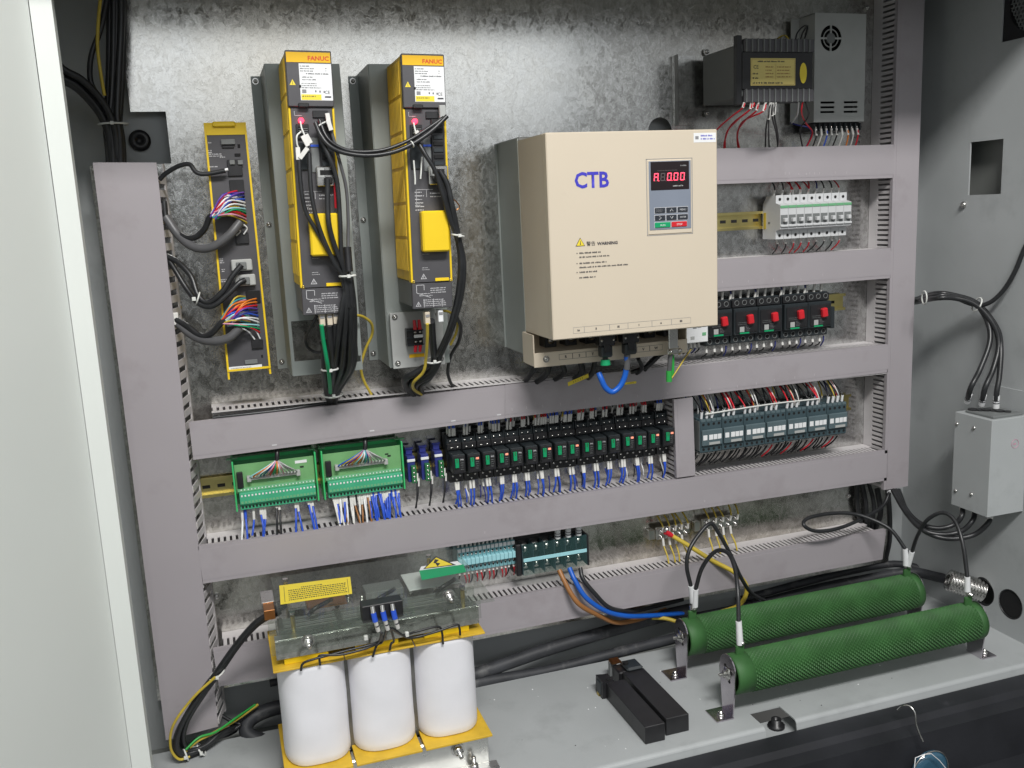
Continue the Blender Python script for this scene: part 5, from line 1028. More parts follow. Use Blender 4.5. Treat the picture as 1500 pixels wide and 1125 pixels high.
# ---- grounding bars ----------------------------------------------------------------
def gbar(x0, x1, z, label, seed):
    t = thing('grounding_bar', label, 'grounding bar', (x0, 0, z), 'tinned grounding bars')
    w = x1-x0; b = B(); b.box(0, w, 14, 22, -9, 15, 'zinc', .8); b.build('bar', t)
    b = B(); b.box(-14, -.5, 1, 14, -10, 10, 'zinc', .6); b.build('foot', t); b = B(); b.box(w+.5, w+8, 1, 14, -8, 10, 'zinc', .6); b.build('foot', t)
    r = random.Random(seed)
    for i in range(5):
        for z_ in (9, -3): b = B(); x = 8+i*(w-14)/4; b.lathe((x, 22, z_), (x, 32, z_), [(0, 4.6), (3, 4.6), (4, 3), (4, 2), (6, 2), (6, .1)], 'steel', 8); b.build('bolt', t)
        leadm(8+i*(w-14)/4+2, 28, 8, r.uniform(-8, 6), 34, 'gnd', 12, 1.8, t=t, rs=2.8)
        if i < 4: leadm(10+i*(w-14)/4, 28, -4, r.uniform(-2, 6), -48, 'gnd', 16, 1.8, dd=20, t=t, rs=2.7)
    return t
gbar(1045, 1116, 362, 'left tinned grounding bar with a red lug and yellow-green wires', 3); gbar(1150, 1232, 364, 'right tinned grounding bar with yellow-green wires above it', 4)
# ---- reactor with three white coils --------------------------------------------------
t = thing('reactor', 'large three-phase reactor with three white paper-wrapped coils between yellow plates', 'reactor', (430, 230, 131))
def sup(cx, cd, a, c, z, n=40, e=2.9):
    out = []
    for i in range(n):
        q = 2*math.pi*i/n; cx_, sx_ = math.cos(q), math.sin(q)
        out.append((cx+a*math.copysign(abs(cx_)**(2/e), cx_), cd+c*math.copysign(abs(sx_)**(2/e), sx_), z))
    return out
for cx, nm_ in ((324, ''), (429.5, ''), (535.5, '')):
    b = B(); zs = [194, 196]+list(range(206, 352, 12))+[356, 358.5]; n = 40; vs = []
    rr = random.Random(int(cx))
    for k, z in enumerate(zs):
        g = 1.2 if k in (0, len(zs)-1) else 0
        ring = sup(cx, 229, 52.2-g, 70-g, z, n); vs += [(p[0]+rr.uniform(-.15, .15)+.25*math.sin(z*.05+p[0]*.1), p[1]+rr.uniform(-.15, .15)+.3*math.sin(z*.07+p[0]*.09), p[2]) for p in ring]
    b.add(vs, [(k*n+i, k*n+(i+1) % n, (k+1)*n+(i+1) % n, (k+1)*n+i) for k in range(len(zs)-1) for i in range(n)], 'paper', True)
    b.add(vs[:n], [tuple(range(n))], 'paper'); b.add(vs[-n:], [tuple(range(n))], 'paper')
    b.build('coil', t, rel=False)
for x0, x1, cx in ((265, 371.5, 324), (373, 481, 429.5), (483, 597, 535.5)):
    b = B(); b.box(x0, x1, 150, 300, 359, 361.6, 'card', .4); b.build('upper_plate', t, rel=False)
    b = B(); b.box(x0+2, x1-2, 150, 319, 189, 192.5, 'card', .4); b.build('lower_plate', t, rel=False)
    b = B(); b.box(x0+18, x1-22, 280, 284, 361.7, 371, 'yellow', .6); b.build('plate_tab', t, rel=False)
for x0 in (285, 376, 482, 578):
    b = B(); b.box(x0-4, x0+4, 195, 262, 140, 400, 'galv_dark', .5); b.build('core_limb', t, rel=False)
b = B()
for i in range(10): b.box(278, 588, 192+i*7, 198.4+i*7, 364, 396, 'galv_dark' if i % 2 else 'mgrey', .4)
b.build('upper_yoke', t, rel=False)
b = B(); b.box(278, 588, 192, 262, 138, 186, 'galv_dark', .5); b.build('lower_yoke', t, rel=False)
b = B(); b.box(272, 592, 283, 286, 372, 402, 'galv', .5); b.box(272, 592, 263, 282.9, 399, 402, 'zinc', .5); b.build('upper_clamp', t, rel=False)
b = B(); b.box(262, 592, 297, 300, 133, 187, 'zinc', .8); b.box(262, 592, 270, 296.9, 183, 187, 'zinc', .8); b.box(262, 604, 300.1, 327, 131.2, 134.5, 'zinc', .8); b.build('lower_clamp', t, rel=False)
for (x, z) in ((540, 168),): 
    b = B(); b.cyl((x, 300, z), (x, 302, z), 11, 'steel', 18); b.lathe((x, 302, z), (x, 330, z), [(0, 8), (7, 8), (7, 4), (22, 4), (23, .1)], 'steel', 6); b.build('clamp_bolt', t, rel=False)
b = B(); b.cyl((563, 312, 134.5), (563, 312, 137), 8, 'steel', 16); b.lathe((563, 312, 137), (563, 312, 160), [(0, 7), (6, 7), (6, 3.8), (19, 3.8), (20, .1)], 'steel', 6); b.build('foot_bolt', t, rel=False)
for q in ((319.5, 302, 403.4), (540.3, 302, 436)):
    b = B(); b.cyl((q[0], 302, q[2]), (q[0], 304, q[2]), 10, 'steel', 18); b.lathe((q[0], 304, q[2]), (q[0], 330, q[2]), [(0, 7.5), (7, 7.5), (7, 4), (20, 4), (21, .1)], 'steel', 6); b.build('clamp_bolt', t, rel=False)
b = B(); b.box(265, 592, 300.2, 302, 388, 426, 'acrylic', .3); b.build('clear_front_cover', t, rel=False)
b = B(); b.box(265, 592, 262, 264, 403, 427, 'acrylic', .3); b.build('clear_rear_cover', t, rel=False)
b = B(); b.box(281, 606, 94, 336, 428, 431, 'acrylic', .4); ld = b.build('clear_lid', t, rel=False)
b = B(); b.add([(p[0], p[1], 431.3) for p in ((291.7, 135.6, 431), (408, 147.3, 431), (400.6, 220.9, 431), (288.1, 216.3, 431))], [(0, 1, 2, 3)], 'yellow_label')
A_, B2, C_, D_ = [Vector((p[0], p[1], 431.5)) for p in ((291.7, 135.6, 431), (408, 147.3, 431), (400.6, 220.9, 431), (288.1, 216.3, 431))]
bl = lambda u, v: (A_*(1-u)+B2*u)*(1-v)+(D_*(1-u)+C_*u)*v
rr = random.Random(3)
for i in range(7):
    v = .22+i*.1; u = .12; end = .92 if i else .6
    if i == 0: u = .3
    while u < end: w = rr.uniform(.008, .03); b.poly([bl(u, v), bl(u+w, v), bl(u+w, v+.045), bl(u, v+.045)], 'ink'); u += w+.01
for u in (.06, .95): b.poly([bl(u, .1), bl(u+.006, .1), bl(u+.006, .92), bl(u, .92)], 'ink')
b.build('yellow_instruction_label', t, rel=False)
b = B(); ev = [Vector((p[0], p[1], 431.3)) for p in ((521.9, 170, 431), (598.9, 175.1, 431), (594.3, 209.7, 431), (517.1, 212.9, 431))]
b.poly(ev, 'emerald'); ew = [Vector((p[0], p[1], 431.25)) for p in ((529.2, 153.3, 431), (593.2, 155.3, 431), (596.3, 175.7, 431), (521.6, 171.5, 431))]; b.poly(ew, 'white'); b.build('green_warning_label', t, rel=False)
b = B(); b.poly([(p[0], p[1], 431.6) for p in ((529.8, 166.9, 431), (586.2, 172.7, 431), (563.3, 116.7, 431))], 'ink'); b.poly([(p[0], p[1], 431.9) for p in ((533.7, 165.4, 431), (580.9, 169.6, 431), (562.7, 124.6, 431))], 'yellow_label')
b.poly([(p[0], p[1], 432.2) for p in ((558.4, 132.2, 431), (564.3, 138.4, 431), (556.9, 148.9, 431), (562.7, 155, 431), (555, 166.8, 431), (555, 151.5, 431), (552.1, 148.4, 431))], 'ink'); b.build('voltage_triangle', t, rel=False)
for (px0, nm_) in (((429,912), 0), ((678,868), 0), ((419,850), 0)):
    pass
for q in ((302.3, 260.8, 431), (570, 273.5, 431), (303, 118.8, 431), (551.4, 114.8, 431)):
    b = B(); b.cyl((q[0], q[1], 398), (q[0], q[1], 427.8), 3.6, 'brass', 12); b.cyl((q[0], q[1], 431.2), (q[0], q[1], 435), 4.5, 'steel', 10); b.build('standoff', t, rel=False)
c = (431.5, 330, 440.5); b = B(); b.box(c[0]-31, c[0]+31, 306, 330, c[2]-14, c[2]+13, 'black', 1); b.build('terminal_block', t, rel=False)
lugs = ((416.7, 338, 441.2), (431.1, 338, 440.7), (446.6, 338, 440))
for i, q in enumerate(lugs):
    b = B(); b.cyl((q[0]-1, 334, q[2]+12), (q[0]-1, 338, q[2]+3), 4, 'steel', 10); b.cyl((q[0]-1, 338, q[2]+4), (q[0]+1, 339, q[2]-10), 4.2, 'blue', 12); lg = b.build('blue_lug', t, rel=False)
    b = B(); b.cyl((q[0]+1, 339, q[2]-9), (q[0]+5, 334, q[2]-28), 3.2, 'sleeve', 10); b.cyl((q[0]+3, 337, q[2]-17), (q[0]+3.4, 336.5, q[2]-19), 3.35, 'ink', 10); b.build('marker_sleeve', lg, rel=False)
for q in ([(425.8, 332, 410.4), (424.9, 308, 383), (366.7, 310, 378.7), (320.3, 310, 374.8), (308, 308, 369.7), (305.3, 304, 358.3)], [(427.7, 332, 407.9), (418.9, 312, 381.6), (371.4, 312, 375.4), (336, 310, 379.4), (333.6, 308, 372.2), (334.1, 305, 361.8)],
          [(434.3, 332, 412.1), (430.2, 308, 382), (421.4, 308, 378.1), (414, 306, 359.4)], [(440.6, 332, 413.1), (447.9, 310, 381.7), (443.6, 308, 375.9), (441.2, 305, 364.8)],
          [(440.6, 332, 413.1), (462.3, 310, 387.9), (483.6, 312, 390.4), (516.8, 310, 391.1), (524.4, 308, 380.7), (526.4, 303, 357.2)], [(443.7, 332, 412.5), (472.6, 310, 381.4), (515.9, 312, 384.1), (547.6, 310, 388.6), (553.3, 308, 380.9), (554.7, 304, 367.2)]):
    b = B(); b.tube(q, 1.9, 'rubber', 7, True, 6); b.build('coil_lead', t, rel=False)
for q in ((405.2, 312, 395.5), (468.4, 312, 388.8)):
    b = B(); b.box(q[0]-3, q[0]+3, q[1]-3, q[1]+3, q[2]-4, q[2]+4, 'nylon', 1); b.build('cable_tie', t, rel=False)
# clutter seen through the clear lid: tinned bus pieces and cable lugs
b = B(); b.box(500, 590, 110, 185, 403, 405, 'white', .5); b.box(330, 395, 150, 190, 402.2, 405, 'copper', .5); b.box(300, 330, 120, 180, 402.2, 406, 'zinc', .5); b.build('bus_plate', t, rel=False)
for i in range(3): b = B(); x = 330+i*105; b.tube([(x, 215, 405), (x+8, 225, 418), (x+30, 210, 420), (x+40, 180, 410)], 3.6, 'rubber', 8); b.build('internal_lead', t, rel=False)
b = B(); b.box(286, 598, 100, 190, 384, 390, 'galv', .5); b.box(310, 420, 110, 122, 390.2, 397, 'black', .6); b.box(430, 495, 120, 160, 390.2, 402, 'mgrey', 1); b.build('rear_terminal_plate', t, rel=False)
for i in range(12): b = B(); b.lathe((318+i*21, 140+(i%2)*18, 390), (318+i*21, 140+(i%2)*18, 402), [(0, 4.5), (4, 4.5), (4, 2.4), (9, 2.2), (10, .1)], 'steel', 6); b.build('terminal_nut', t, rel=False)
b = B(); q = (271.3, 162.8, 431); b.box(260, 281, 120, 170, 418, 420, 'zinc', .5); b.box(262, 279, 165, 200, 402, 418, 'copper', .5); b.build('side_lug', t, rel=False)

# ---- cable bundle from the reactor down the left duct --------------------------------
def para(path, k, r, seed, sp=1.0):
    """k strands following a path with small constant offsets"""
    rr = random.Random(seed); out = []
    for i in range(k):
        a = 2*math.pi*i/k+rr.uniform(-.4, .4); q = r*rr.uniform(.55, 1.05)
        out.append([(p[0]+q*math.cos(a)*sp+rr.uniform(-.6, .6), p[1]+q*math.sin(a)*.8, p[2]+q*math.sin(a+.8)*sp+rr.uniform(-.6, .6)) for p in path])
    return out
pth = [(289.3, 190, 411.7), (254, 180, 394.1), (216.3, 150, 346.3), (178.8, 125, 290.9), (146.2, 115, 249.4), (115.1, 108, 202.7), (104.8, 104, 167.5), (113.1, 98, 144.1), (138.2, 90, 141.1), (167.2, 70, 148.6), (195.7, 40, 138.1), (196.5, 20, 140.2)]
bundle('cable_bundle', 'tied black cables sweeping from the reactor across the left duct to the floor', para(pth, 8, 8.5, 5), ['rubber'], [4.2, 3.6, 4.4], tie_at=[(pth[3], (-.5, 0, 1), 14), (pth[7], (1, -.2, .2), 12), (pth[8], (1, 0, .6), 12)])
cable('earth_wire', 'yellow-green wire running along the outside of the tied black cables at the left', [(175.6, 140, 292.8), (137.7, 130, 259.2), (101.4, 120, 212.5), (92.1, 112, 168.9), (102.2, 108, 142.5), (119.5, 104, 141)], 2.3, 'gnd', n=8)
cable('earth_wire', 'yellow-green wire rising from the floor loop towards the reactor', [(111.7, 104, 150.6), (134.8, 95, 161.5), (159.6, 85, 164.1), (197.9, 60, 166), (238.4, 40, 176.5)], 2.6, 'gnd', n=8)
cable('earth_wire', 'greener twin of the wire rising from the floor loop', [(114.7, 108, 157.3), (137.8, 98, 168.9), (164.4, 88, 167.2), (202, 62, 172.8), (233.8, 42, 178.6)], 2.0, 'green', n=8)
cable('coiled_cable', 'thick black cable loop lying behind the left coil of the reactor', [(349.3, 20, 141.2), (275.8, 25, 154.8), (229.2, 30, 149.1), (213.1, 45, 136.9), (228.9, 60, 123), (280.3, 70, 108.5), (351.7, 70, 91.5)], 13, 'dusty_rubber', n=12)
cable('coiled_cable', 'thinner black cable coming out of the left duct at the floor', [(170.2, 40, 174.6), (189.4, 45, 158.4), (204.8, 50, 149.6), (178.4, 60, 144.2), (143.2, 70, 135.9)], 3.2, 'rubber', n=9)

# ---- braking resistors ---------------------------------------------------------------
t = thing('braking_resistor', 'front green wire-wound brake resistor on two steel feet', 'resistor', (1030, 318, 205), 'long green resistors')
R0 = 35.5; b = B(); n = 64; prof = []; x = 36; vs = []; rows = 0
while x < 530:
    for j in range(n):
        a = 2*math.pi*j/n; r = R0+(1.5 if ((j//1+(rows//2)) % 2) == 0 else -1.5)*(1.0 if rows % 2 else 0.55)
        vs.append((x, r*math.cos(a), r*math.sin(a)))
    x += 2.15; rows += 1
b.add(vs, [(i*n+j, i*n+(j+1) % n, (i+1)*n+(j+1) % n, (i+1)*n+j) for i in range(rows-1) for j in range(n)], 'brake_green', False); b.build('ribbed_winding', t)
for (x0, x1) in ((3, 36.5), (530, 545)):
    b = B(); b.lathe((x0, 0, 0), (x1, 0, 0), [(0, 31), (0, R0-1.5), (2, R0), (x1-x0, R0+.4), (x1-x0, 25)], 'brake_green', 36); b.build('end_band', t)
for (x, s_) in ((0, -1), (548, 1)):
    pts = [(-17, -73.6), (17, -73.6), (24, -10)]+[(26*math.cos(a), 10+28*math.sin(a)) for a in [i*math.pi/10 for i in range(0, 11)]]+[(-24, -10)]
    b = B(); b.prismx(pts, x-1.2, x+1.2, 'zinc_irid'); b.box(min(x, x+s_*34), max(x, x+s_*34), -21, 21, -73.9, -71.5, 'zinc_irid', .4); b.build('foot', t)
    b = B(); b.lathe((x+s_*18, 6, -71.5), (x+s_*18, 6, -60), [(0, 6.5), (4, 6.5), (4, 3.6), (9, 3.6), (10, .1)], 'steel', 6); b.build('foot_bolt', t)
    b = B(); b.lathe((x+s_*1.2, 0, 3), (x+s_*20, 0, 3), [(0, 13), (2, 12), (2, 7), (8, 7), (8, 3.2), (16, 3.2), (17, .1)], 'steel', 6); b.build('centre_nut', t)
    for k in range(4): a = k*math.pi/2+.5; b = B(); b.cyl((x+s_*1.25, 14*math.cos(a), 3+14*math.sin(a)), (x+s_*1.6, 14*math.cos(a), 3+14*math.sin(a)), 3.6, 'hole', 8); b.build('vent_hole', t)
for x in (24, 526):
    b = B(); b.box(x-8, x+8, -4, 3, 33, 52, 'brake_green', 1.5); b.box(x-5, x+5, -2, 1, 52, 62, 'steel', .5); b.build('terminal_tab', t)
    b = B(); b.lathe((x+2, 1, 57), (x+2, 14, 57), [(0, 6), (4, 6), (5, 3), (8, 3), (8, .1)], 'steel', 6); b.build('terminal_bolt', t)
rs2 = dup(t, (1024, 160, 205), 'rear green wire-wound brake resistor, nearer to the mounting plate')

# ---- black tool holders --------------------------------------------------------------
def tool(o, w, L_, label, kind):
    t = thing('tool_holder', label, 'lathe tool', o, 'square black lathe tool holders')
    b = B(); b.box(0, w, 0, L_, 0, 32, 'black', 1.0); b.build('shank', t)
    if kind == 0:
        b = B(); b.prism([(-8, 2), (w*.45, 0), (w*.45, 31.8), (w*.2, 32), (-7, 34)], -32, -0.1, 'black'); b.box(-9, -2, -26, -6, 4, 30, 'charcoal', 1.5); b.build('cutting_head', t)
        b = B(); b.prism([(-10, -1), (-3, 0), (-8, 10)], -24, -14, 'brass'); b.build('insert', t)
        b = B(); b.cyl((8, -8, 32), (8, -8, 34.5), 4, 'hole', 12); b.build('clamp_screw', t)
    else:
        b = B(); b.box(-6, w*.9, -34, -0.1, 2, 31, 'black', 2.5); b.box(8, w*.95, -30, 6, 31, 39, 'charcoal', 3.5); b.build('cutting_head', t)
        b = B(); b.prism([(-10, 8), (4, 8), (4, 36), (-10, 36)], -42, -34.2, 'mgrey'); b.build('head_step', t)
        b = B(); b.prism([(-9, 36), (12, 36), (10, 40), (-7, 40)], -44, -26, 'copper'); b.build('insert', t)
        b = B(); b.cyl((14, -14, 39), (14, -14, 43), 5, 'hole', 12); b.build('clamp_screw', t)
    return t
tool((852, 190, 131.2), 37, 161, 'left black lathe tool holder with a slanted plain head', 0)
tool((896, 165, 131.2), 44, 176, 'right black lathe tool holder with a copper-coloured cutting insert on its head', 1)
b = B(); c = (1110.9, 345.7, 101); b.lathe((c[0], c[1], 101), (c[0], c[1], 125), [(0, 15), (5, 15), (6, 9), (16, 9), (16, 5), (10, 5), (10, .1)], 'black', 16)
tag(b.build('levelling_bolt'), 'black bolt in the notch of the shelf edge', 'bolt')

# ---- filter box on the right wall ----------------------------------------------------
t = thing('filter_box', 'grey sheet metal filter box on the right wall, white marked cables on top', 'filter box', (1611, 208, 402))
b = B(); b.box(1611, 1699, 208, 300, 402, 594, 'paint', .8); b.build('case', t, rel=False)
b = B(); b.box(1697, 1699.5, 180, 300, 560, 640, 'paint', .3); b.build('mounting_plate', t, rel=False)
for q in ((1610.5, 215, 570.4), (1610.5, 258.2, 571.1), (1610.5, 219.1, 433.4), (1610.5, 259.3, 437.7)):
    b = B(); b.lathe(q, (q[0]-6, q[1], q[2]), [(0, 3.6), (2, 3.4), (3, .1)], 'steel', 10); b.build('screw', t, rel=False)
b = B(); q = (1669.3, 300.4, 542.2); b.ring((q[0], 300.5, q[2]), (0, 1, 0), 8.5, .4, 'pink', 20); print_lines(b, q[0]-5, q[0]+5, q[2]-3, q[2]+3, 1, 300.6, 'pink', 1, .6, 3); b.build('round_stamp', t, rel=False)
b = B(); b.box(1622, 1694, 222, 292, 594, 599, 'mgrey', 1); b.build('top_gasket', t, rel=False)
for q in ((1632, 230.8, 604.2), (1650, 245.2, 599.5), (1665, 263.9, 594.6)):
    b = B(); b.cyl((q[0], q[1], 594), (q[0], q[1], 602), 9, 'black', 14); b.cyl((q[0]+9, q[1]+10, 594), (q[0]+9, q[1]+10, 601), 7, 'black', 12); b.build('gland', t, rel=False)
top3 = [[(1640, 54.3, 800), (1604.7, 150, 820.8), (1636.7, 170, 817.2), (1665.4, 190, 804.4), (1678.1, 210, 770), (1672.2, 225, 731.6), (1641.8, 235, 681.6), (1615.6, 240, 647.2), (1634, 214.4, 613.4)],
        [(1645, 48.8, 796.3), (1597.5, 158, 816.5), (1629.2, 178, 815.6), (1661.1, 198, 801.3), (1681.6, 222, 764.2), (1684.4, 235, 724.9), (1663.6, 245, 681), (1638.7, 252, 646.8), (1650, 234.4, 609.8)],
        [(1650, 42.9, 801.3), (1613.7, 140, 823.6), (1641.3, 165, 819.3), (1677.2, 185, 801.8), (1697.7, 215, 755.4), (1684.7, 240, 718.8), (1669.3, 255, 668.4), (1659.6, 260, 636.5), (1664, 255.9, 606.8)]]
for k, p in enumerate(top3):
    c = cable('power_cable', ['leftmost thick black cable entering the top of the filter box', 'middle thick black cable entering the top of the filter box', 'rightmost thick black cable entering the top of the filter box'][k], p, 5.2, 'rubber', group='cables on top of the filter box', n=10)
    a = Vector(p[-1]); d_ = (Vector(p[-2])-a).normalized(); b = B(); b.cyl(a-d_*2, a+d_*24, 6.0, 'white', 12); b.cyl(a+d_*8, a+d_*10, 6.2, 'ink', 12); b.cyl(a+d_*13, a+d_*14.5, 6.2, 'ink', 12); b.build('marker_sleeve', c, rel=False)
cable('wall_cable', 'black cable leaving towards the right edge above the filter box', [(1632.9, 165, 818.5), (1660.4, 190, 802.1), (1674.2, 215, 805.7), (1684, 240, 832), (1690.4, 260, 871.8), (1693.4, 280, 923.4), (1690, 354, 1050.5), (1690, 378, 1264.8)], 4.4, 'rubber')
for p, ax in (((1668.7, 192, 801.6), (1, .3, -.5)), ((1582.5, 145, 818), (1, .4, 0))):
    pass
t = thing('cable_tie', 'white nylon ties round the thick cables on the right wall', 'cable tie', (1668.7, 192, 801.6))
b = B(); b.ring((1668.7, 192, 801.6), (1, .3, -.5), 14, 1.6, 'nylon', 18); b.build('strap', t, rel=False); b = B(); b.ring((1582.5, 145, 818), (1, .4, 0), 13, 1.6, 'nylon', 18); b.build('strap', t, rel=False)
for k, p in enumerate(([(1634, 214.5, 397.1), (1613.2, 235, 386.2), (1602.2, 228, 367.1), (1575.7, 215, 358.3), (1555.8, 190, 362.1), (1556.2, 150, 375.9), (1575.4, 90, 403.5)],
                       [(1650, 230.3, 390.8), (1626.3, 250, 379), (1606.4, 242, 356.6), (1575.4, 225, 348.7), (1550.5, 200, 354.5), (1552.9, 150, 373.5), (1572.7, 85, 402.5)],
                       [(1662, 258.5, 383.3), (1644.5, 268, 373.4), (1623.1, 255, 349.7), (1583.3, 235, 342.1), (1556.4, 205, 349.4), (1555.7, 155, 367.2), (1582.5, 90, 402.5)])):
    c = cable('power_cable', ['leftmost thick black cable under the filter box, curving to the right duct', 'middle thick black cable under the filter box, curving to the right duct', 'outermost thick black cable under the filter box, curving to the right duct'][k], p, 5.2, 'rubber', group='cables under the filter box', n=10)
    a = Vector(p[0]); d_ = (Vector(p[1])-a).normalized(); b = B(); b.cyl(a-d_*2+Vector((0, 0, 4)), a+d_*12, 6.0, 'sleeve', 12); b.build('marker_sleeve', c, rel=False)

# ---- resistor leads ------------------------------------------------------------------
def rlead(label, p, a=None, e=None, r=3.9):
    c = cable('resistor_lead', label, p, r, 'rubber', group='black leads looping to the green resistors', n=10, k=8)
    for q, s in ((a, 0), (e, -1)):
        if q: b = B(); q0 = Vector(p[s]); q1 = Vector(q); b.cyl(q0, q1, r+1.4, 'white', 12, r+2.0); b.build('marker_sleeve', c, rel=False)
    return c
rlead('tallest black lead loop, rising from the rear resistor up to the grounding bars', [(1040, 170, 312.5), (1031.8, 170, 352.2), (1040.7, 165, 383), (1069.8, 155, 409), (1094.8, 150, 421.2), (1111, 150, 400.9), (1137.7, 150, 352.2), (1166.6, 140, 297.1), (1202.6, 120, 249.8), (1254.1, 90, 210.6)], a=(1046.7, 165, 276.1))
rlead('black lead loop joining the left ends of both green resistors', [(1047.3, 175, 306.3), (1053.7, 185, 347.3), (1064, 200, 378), (1074, 215, 393.6), (1080.3, 240, 393.4), (1074.6, 270, 375.3), (1061.6, 300, 344), (1051.8, 318, 302.1)], a=(1049.4, 168, 268.5), e=(1053.3, 320, 259))
rlead('black lead arching between the right ends of both green resistors', [(1547.8, 175, 299.6), (1546.6, 190, 338.7), (1546, 215, 380.1), (1558.9, 240, 401.6), (1565.8, 265, 392.8), (1558.9, 295, 357.8), (1551.5, 318, 298.1)], a=(1547.6, 165, 266.2), e=(1553.2, 318, 268.6))
rlead('black lead coiled under the right duct and ending at the rear resistor', [(1576.9, 70, 391.6), (1549.8, 80, 367.8), (1485.8, 95, 354.6), (1420.3, 105, 346.8), (1366.8, 105, 349.1), (1340.6, 100, 363.4), (1354.2, 90, 372.9), (1404.5, 85, 374.2), (1460.1, 90, 368.9), (1495.9, 110, 357.7), (1523.2, 140, 339.2), (1539.2, 165, 303.4)], a=(1585.1, 60, 396.8), e=(1542.4, 165, 267.1))
cable('yellow_cable', 'thick yellow-green cable sagging from the left grounding bar to the resistors', [(1070.6, 40, 363.8), (1100.9, 55, 342.2), (1143.8, 75, 310.1), (1181.9, 90, 285.8), (1205.7, 95, 258.5), (1207.6, 92, 230.3), (1195.9, 80, 205.2), (1167.8, 60, 188.5)], 4.6, 'gnd', n=10, k=8)
t = thing('cable_lug', 'small red insulated lug on the left grounding bar', 'lug', (1063, 40, 370.8)); b = B(); b.cyl((1056.4, 38, 374.1), (1070.6, 40, 363.8), 6, 'red', 12, 4.5); b.build('insulator', t, rel=False); b = B(); b.lathe((1059.1, 36, 377.4), (1051.9, 50, 383.1), [(0, 6), (4, 6), (5, 2), (5, .1)], 'steel', 6); b.build('bolt', t, rel=False)

# ---- big cables under the ducts ------------------------------------------------------
for (m, label, p, r) in (('brown', 'brown core bending down from the large terminal block', [(815.3, 62, 342.2), (819.4, 75, 325.5), (829.3, 90, 299), (846.2, 95, 275.7), (891.4, 80, 239.9), (936.2, 60, 209.8), (1003, 30, 193.1), (1070.4, 5, 189.6)], 4.8),
    ('blue_cable', 'blue core bending down from the large terminal block', [(836.5, 62, 342.8), (840.7, 78, 322.9), (856.4, 92, 290.8), (894.8, 90, 256.2), (944.6, 75, 229.2), (1008.8, 50, 206.5), (1102.3, 20, 182.3), (1123.8, 10, 177.1)], 4.8),
    ('rubber', 'black core right of the blue one below the large terminal block', [(859.1, 62, 338.9), (858.9, 75, 321.4), (876.6, 85, 294.2), (908.6, 85, 257.3), (966.6, 60, 228.9), (1039.4, 20, 209.1), (1113.4, 0, 202.6)], 4.4)):
    cable('power_core', label, p, r, m, group='heavy cores from the large terminal block', n=10, k=8)
cable('floor_cable', 'upper flat black cable under the lowest duct', [(262.9, -8, 189.6), (395.4, -8, 196.3), (671.8, -8, 204.7), (808.9, -8, 210.5), (959.6, -8, 209.2), (1118.9, -10, 210)], 8.0, 'dusty_rubber', n=10)
cable('floor_cable', 'broad black cable crossing diagonally behind the shelf edge', [(512.1, 42, 133.5), (655.4, 38, 150.3), (793, 30, 166), (946, 20, 175.7), (1041.4, 15, 180.9), (1123.8, 10, 181.8)], 13.0, 'dusty_rubber', n=14)
cable('floor_cable', 'lowest black cable along the rear edge of the shelf', [(563.6, 48, 132.4), (652.3, 46, 135), (787, 42, 127.6), (935.7, 40, 134.5), (1092, 38, 140.2), (1255, 38, 150.5)], 11.0, 'dusty_rubber', n=14)
cable('core_end', 'short yellow core peeking out beside the rear resistor foot', [(1026.2, 30, 190.2), (1049.7, 45, 190.7), (1072.8, 60, 183.8), (1090.7, 70, 175.8)], 4.0, 'gnd', n=10)
cable('floor_cable', 'dusty grey cable running along the floor behind the rear resistor', [(1142.6, 5, 157.6), (1279.1, 0, 156.7), (1453.9, 0, 166.8), (1555.2, 10, 172.4), (1659.8, 40, 185.3), (1693.5, 90, 187), (1702.7, 120, 188.9)], 11, 'dusty_rubber', n=14)
cable('floor_cable', 'second dusty cable close under the lowest duct at the right', [(1254.5, -15, 167.8), (1393.2, -15, 178.2), (1537.6, -15, 185.7), (1656.2, 0, 190.9), (1716.8, 40, 178.9), (1717.8, 90, 187.7)], 8, 'dusty_rubber', n=12)
t = thing('conduit_fitting', 'ribbed metal conduit fitting entering the oval hole at the lower right', 'conduit', (1698.9, 120, 189.6))
p0 = Vector((1640, 177.3, 223.3)); p1 = Vector((1702, 213, 200)); u = (p1-p0); L_ = u.length; prof = [(0, 12), (0, 19)]
for i in range(12): prof += [(L_*(i+.15)/12, 19.5), (L_*(i+.45)/12, 23), (L_*(i+.6)/12, 23), (L_*(i+.95)/12, 19.5)]
b = B(); b.lathe(p0, p1, prof+[(L_, 15)], 'steel', 24); b.build('ribbed_sleeve', t, rel=False)
# dark loose bundle behind the lower end of the right duct
bundle('cable_bundle', 'dark cables dropping behind the lower end of the right duct', [[(1548.2, 15, 405.1), (1556.3, 20, 359.9), (1565.7, 15, 301.6), (1590.2, 5, 246.1)], [(1566.3, 15, 402.6), (1576.7, 22, 349.7), (1577.2, 15, 283.8), (1583.8, 0, 225.9)], [(1596.8, 40, 389.6), (1599.8, 45, 337.4), (1615, 30, 266.8), (1624.3, 10, 216.3)],
    [(1582.1, 25, 387.5), (1588.8, 30, 334.5), (1587.3, 20, 299.8), (1586.5, 5, 246.7)], [(1539.6, 10, 404.9), (1541.3, 12, 351.9), (1555.2, 10, 301.6), (1575.4, 5, 248.5)]], ['rubber'], [5, 4.5, 5.5, 6])

